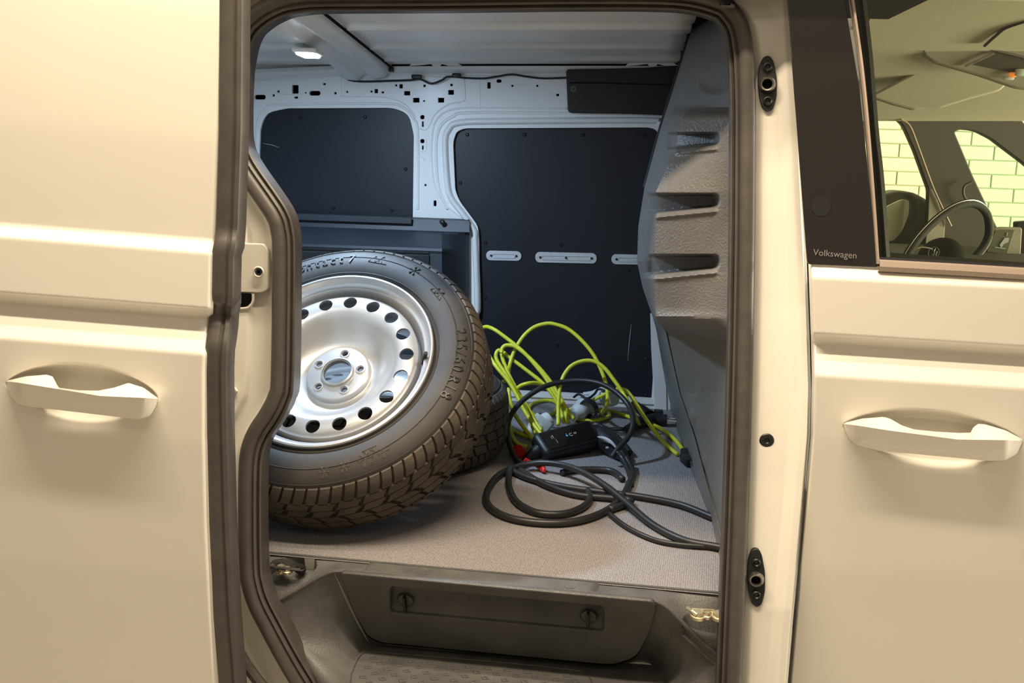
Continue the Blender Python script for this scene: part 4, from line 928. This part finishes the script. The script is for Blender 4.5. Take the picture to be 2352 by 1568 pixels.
# ================================================================ cab seen through the front door window
YFar = 1.30
rows = []
for py, Y in ((-200, .02), (-60, .15), (40, .40), (120, .70), (190, .95), (235, 1.12), (262, 1.26), (278, 1.30)):
    rows.append([P(x, py, Y) for x in np.linspace(1935, 2800, 24)])
hl_ = put('headliner', grid(rows), 'headliner', van, label='grey-beige cab headliner above the side window', sh=None)
put('cab_roof', box((1.1, .7, 1.42), (1.6, 1.6, .03)), 'paint', van)
vis = [(2010, 220), (2090, 175), (2125, 155), (2150, 152), (2235, 172), (2300, 192), (2290, 205), (2230, 222), (2170, 242), (2135, 243), (2110, 247), (2060, 235)]
sv = put('sun_visor', plate([rnd(vis, 6)], .93, .012, .006, lambda x, z: -1.1*(z-1.05)), 'headliner', hl_, label='folded-up beige sun visor')
cons = [(2119, 92), (2180, 57), (2190, 62), (2205, 88), (2230, 98), (2420, 135), (2420, 205), (2352, 195), (2260, 168), (2150, 140), (2122, 125)]
cs_ = put('overhead_console', plate([rnd(cons, 5)], .72, .014, .005, lambda x, z: -1.1*(z-1.12)), 'console', hl_)
def onC(px, py, off=0):
    p = P(px, py, .72)
    for _ in range(8): p = P(px, py, .72-1.1*(p[2]-1.12)+off)
    return p
put('console_recess', (lambda q: (q, [(0, 1, 2, 3)]))([onC(*c, -.003) for c in ((2232, 148), (2290, 118), (2420, 148), (2420, 186))]), 'cabdark', cs_, smooth=False)
put('console_handle', tube([onC(2217, 152, -.008), onC(2250, 137, -.010), onC(2283, 122, -.008)], .0035, 8), 'chrome', cs_)
put('console_pocket', tube(cr([onC(x, y, -.006) for x, y in ((2124, 120), (2124, 94), (2180, 62), (2200, 88), (2232, 102), (2352, 132), (2420, 150))], 4), .003, 6), 'cabdark', cs_)
put('orange_tag', box(onC(2326, 172, -.012), (.018, .01, .012), bev=.004), 'orange', cs_)
put('ceiling_tag', box(onC(2316, 180, -.012), (.028, .008, .008), bev=.003), 'white', cs_)
put('ceiling_tag', box(onC(2344, 166, -.012), (.026, .010, .018), bev=.003), 'white', cs_)
# seam lines in the headliner
put('headliner_seam', tube(cr([P(x, y, Y-.004) for x, y, Y in ((1972, 70, .50), (2000, 40, .40), (2025, 0, .27), (2040, -30, .2))], 4), .0022, 6), 'cabdark', hl_)
put('headliner_panel_edge', tube(cr([P(x, y, Y-.006) for x, y, Y in ((2262, 105, .62), (2290, 80, .53), (2320, 60, .47), (2420, 30, .38))], 4), .004, 6), 'cabdark', hl_)
# far side of the cab: frame with the driver's window and the quarter light
w1h = rnd([(1985, 262), (2055, 267), (2076, 284), (2103, 345), (2136, 436), (2134, 500), (2128, 566), (1985, 560)], [0, 12, 16, 6, 8, 0, 8, 0])
w2h = rnd([(2189, 302), (2205, 294), (2240, 297), (2278, 316), (2352, 372), (2480, 480), (2480, 535), (2290, 528), (2230, 400)], [8, 8, 14, 10, 6, 0, 0, 10, 8])
w3h = rnd([(2327, 256), (2345, 250), (2520, 240), (2520, 330), (2352, 287)], [6, 6, 0, 0, 4])
fs = put('far_cab_side', plate([[(1900, 235), (2560, 215), (2560, 680), (1900, 650)], w1h, w2h, w3h], YFar, .03, .004), 'cabdark', van, label='dark far cab side with driver window and quarter light', sh=30)
put('far_lower_side', box((1.1, YFar+.05, .1), (1.7, .05, 1.0)), 'cabdark', fs)
for nm, q, mm in (('driver_window_glass', [(1960, 250), (2160, 255), (2165, 575), (1960, 570)], 'glass2'), ('quarter_glass', [(2175, 285), (2500, 285), (2500, 540), (2175, 535)], 'glass3')):
    c_ = [P(x, y, YFar+.05) for x, y in q]; put(nm, (c_+[p+np.array([0, .004, 0]) for p in c_], [(0, 3, 2, 1), (4, 5, 6, 7), (0, 1, 5, 4), (1, 2, 6, 5), (2, 3, 7, 6), (3, 0, 4, 7)]), mm, fs, smooth=False)
put('pillar_weatherstrip', tube(cr([P(x, y, YFar-.012) for x, y in ((2070, 275), (2090, 290), (2110, 340), (2145, 435), (2185, 520))], 5), .0035, 8), 'satin', fs)
put('mirror_sail_trim', plate([[(2136, 434), (2144, 436), (2170, 510), (2168, 545), (2127, 560), (2133, 500)]], YFar-.006, .006, .001), 'console', fs)
put('pillar_handle', tube(cr([P(x, y, YFar-.02) for x, y in ((2232, 418), (2215, 428), (2215, 452), (2238, 475))], 4), .004, 8), 'cabdark', fs)
put('door_ledge', plate([rnd([(2030, 560), (2110, 566), (2160, 575), (2150, 590), (2030, 580)], 3)], YFar-.03, .012, .002), 'console', fs)  # paler plastic colour stands in for light on the door trim
# far door mirror, outside the driver's window
ms = [(2018, 470), (2030, 455), (2060, 447), (2095, 450), (2125, 466), (2132, 500), (2128, 552), (2080, 560), (2025, 556), (2012, 520)]
mo = put('door_mirror', plate([rnd(ms, 8)], YFar+.10, .09, .012), 'cabdark', van, label='dark door mirror outside the driver window')
_mc = P(2056, 505, YFar+.06)[0]
put('mirror_pane', plate([rnd([(2024, 500), (2038, 475), (2070, 458), (2085, 460), (2084, 490), (2070, 530), (2052, 552), (2026, 556)], [10, 8, 6, 5, 8, 10, 6, 4])], YFar+.060, .004, .001, lambda x, z: -.45*(x-_mc)), 'mirror', mo)
# dashboard, steering wheel, display
db_ = put('dashboard', join([box(P(2270, 640, .85), (.75, .70, .12), bev=.04, seg=3), box(P(2120, 600, 1.15), (.35, .2, .05), bev=.02)]), 'cabdark', van, label='dark dashboard top below the far windows')
SC = P(2180, 540, .80); sx = P(2235, 470, .86)-P(2120, 605, .74)
# wheel plane through three rim points
p1, p2, p3_ = P(2085, 596, .72), P(2222, 468, .86), P(2262, 560, 1.00)
sn = np.cross(p2-p1, p3_-p1); sn /= np.linalg.norm(sn)
rimp = cr([P(2078, 612, .70), P(2100, 560, .74), P(2150, 505, .80), P(2200, 473, .84), P(2240, 468, .88), P(2266, 490, .92), P(2272, 530, .94), P(2262, 562, .93), P(2238, 592, .90), P(2215, 615, .87), P(2190, 640, .83), P(2120, 650, .76)], 6, closed=True)
sw = put('steering_wheel', sweep(rimp, circ(.0115, 12), closed=True, view=sn), 'leather', van, label='black steering wheel with silver inlay and round emblem')
put('rim_inlay', sweep([np.array(q) for q in rimp], circ(.0014, 6, -.0080, .0075), closed=True, view=(0, -1, .1)), 'chrome', sw)
hb = put('steering_hub', lathe([(0, .030), (.03, .029), (.055, .020), (.066, .005), (.06, -.02)], P(2160, 600, .80), (-.55, -.75, .35), 28), 'leather', sw)
hc = P(2145, 580, .76); hx = np.array([.75, -.6, .35]); hy = np.array([.1, .2, 1.])
for rr_ in (.0165,):
    put('hub_emblem', place(join([(lambda vf: vf)(ringm(.0140, .0165, n=28)), (lambda l: l)(bars([(0, 0, .0001, .0001)]))]), hc, hx, hy), 'chrome', hb, smooth=False)
put('emblem_letters', place(join([text('V', .018), (lambda q: ([(x, y-.009, z) for x, y, z in q[0]], q[1]))(text('W', .017))]), hc+np.array([0, -.0, .0035]), hx, hy), 'chrome', hb, smooth=False)
put('spoke_trim', tube(cr([P(x, y, .755) for x, y in ((2142, 572), (2118, 568), (2100, 575), (2095, 588), (2108, 600))], 4), .0022, 8), 'chrome', sw)
dl = [onq for onq in [(2262, 582), (2284, 526), (2300, 523), (2346, 524), (2342, 590), (2335, 600), (2262, 592)]]
dp_ = put('instrument_display', plate([rnd(dl, 5)], .98, .012, .002), 'console', van, label='small instrument display beside the steering wheel')
put('display_glass', plate([rnd([(2267, 578), (2287, 530), (2330, 528), (2312, 583)], 2)], .974, .003, .0005), 'screen', dp_)
put('display_symbol', join([plate([[(2296, 562), (2308, 546), (2318, 546), (2316, 556), (2306, 560), (2300, 570)]], .972, .001), plate([[(2313, 534), (2315, 534), (2314, 542), (2312, 542)]], .972, .001), plate([[(2285, 567), (2310, 570), (2310, 572), (2285, 569)]], .972, .001)]), 'logo', dp_, smooth=False)
put('display_bracket', plate([rnd([(2338, 512), (2400, 508), (2400, 620), (2340, 600)], 3)], 1.0, .03, .003), 'black', dp_)
put('column_lever', plate([rnd([(2284, 600), (2290, 588), (2302, 588), (2306, 604)], 3)], .95, .02, .003), 'black', dp_)
# windscreen side and nose so the cab reads as closed
put('cab_floor', box((1.15, .65, -.1), (1.6, 1.3, .05)), 'cabdark', van)
put('pale_door_top', sweep([P(x, y, .12) for x, y in ((2020, 600), (2400, 628))], [(-.02, 0), (0, .01), (.02, 0), (0, -.02)]), 'cabdark', fd)
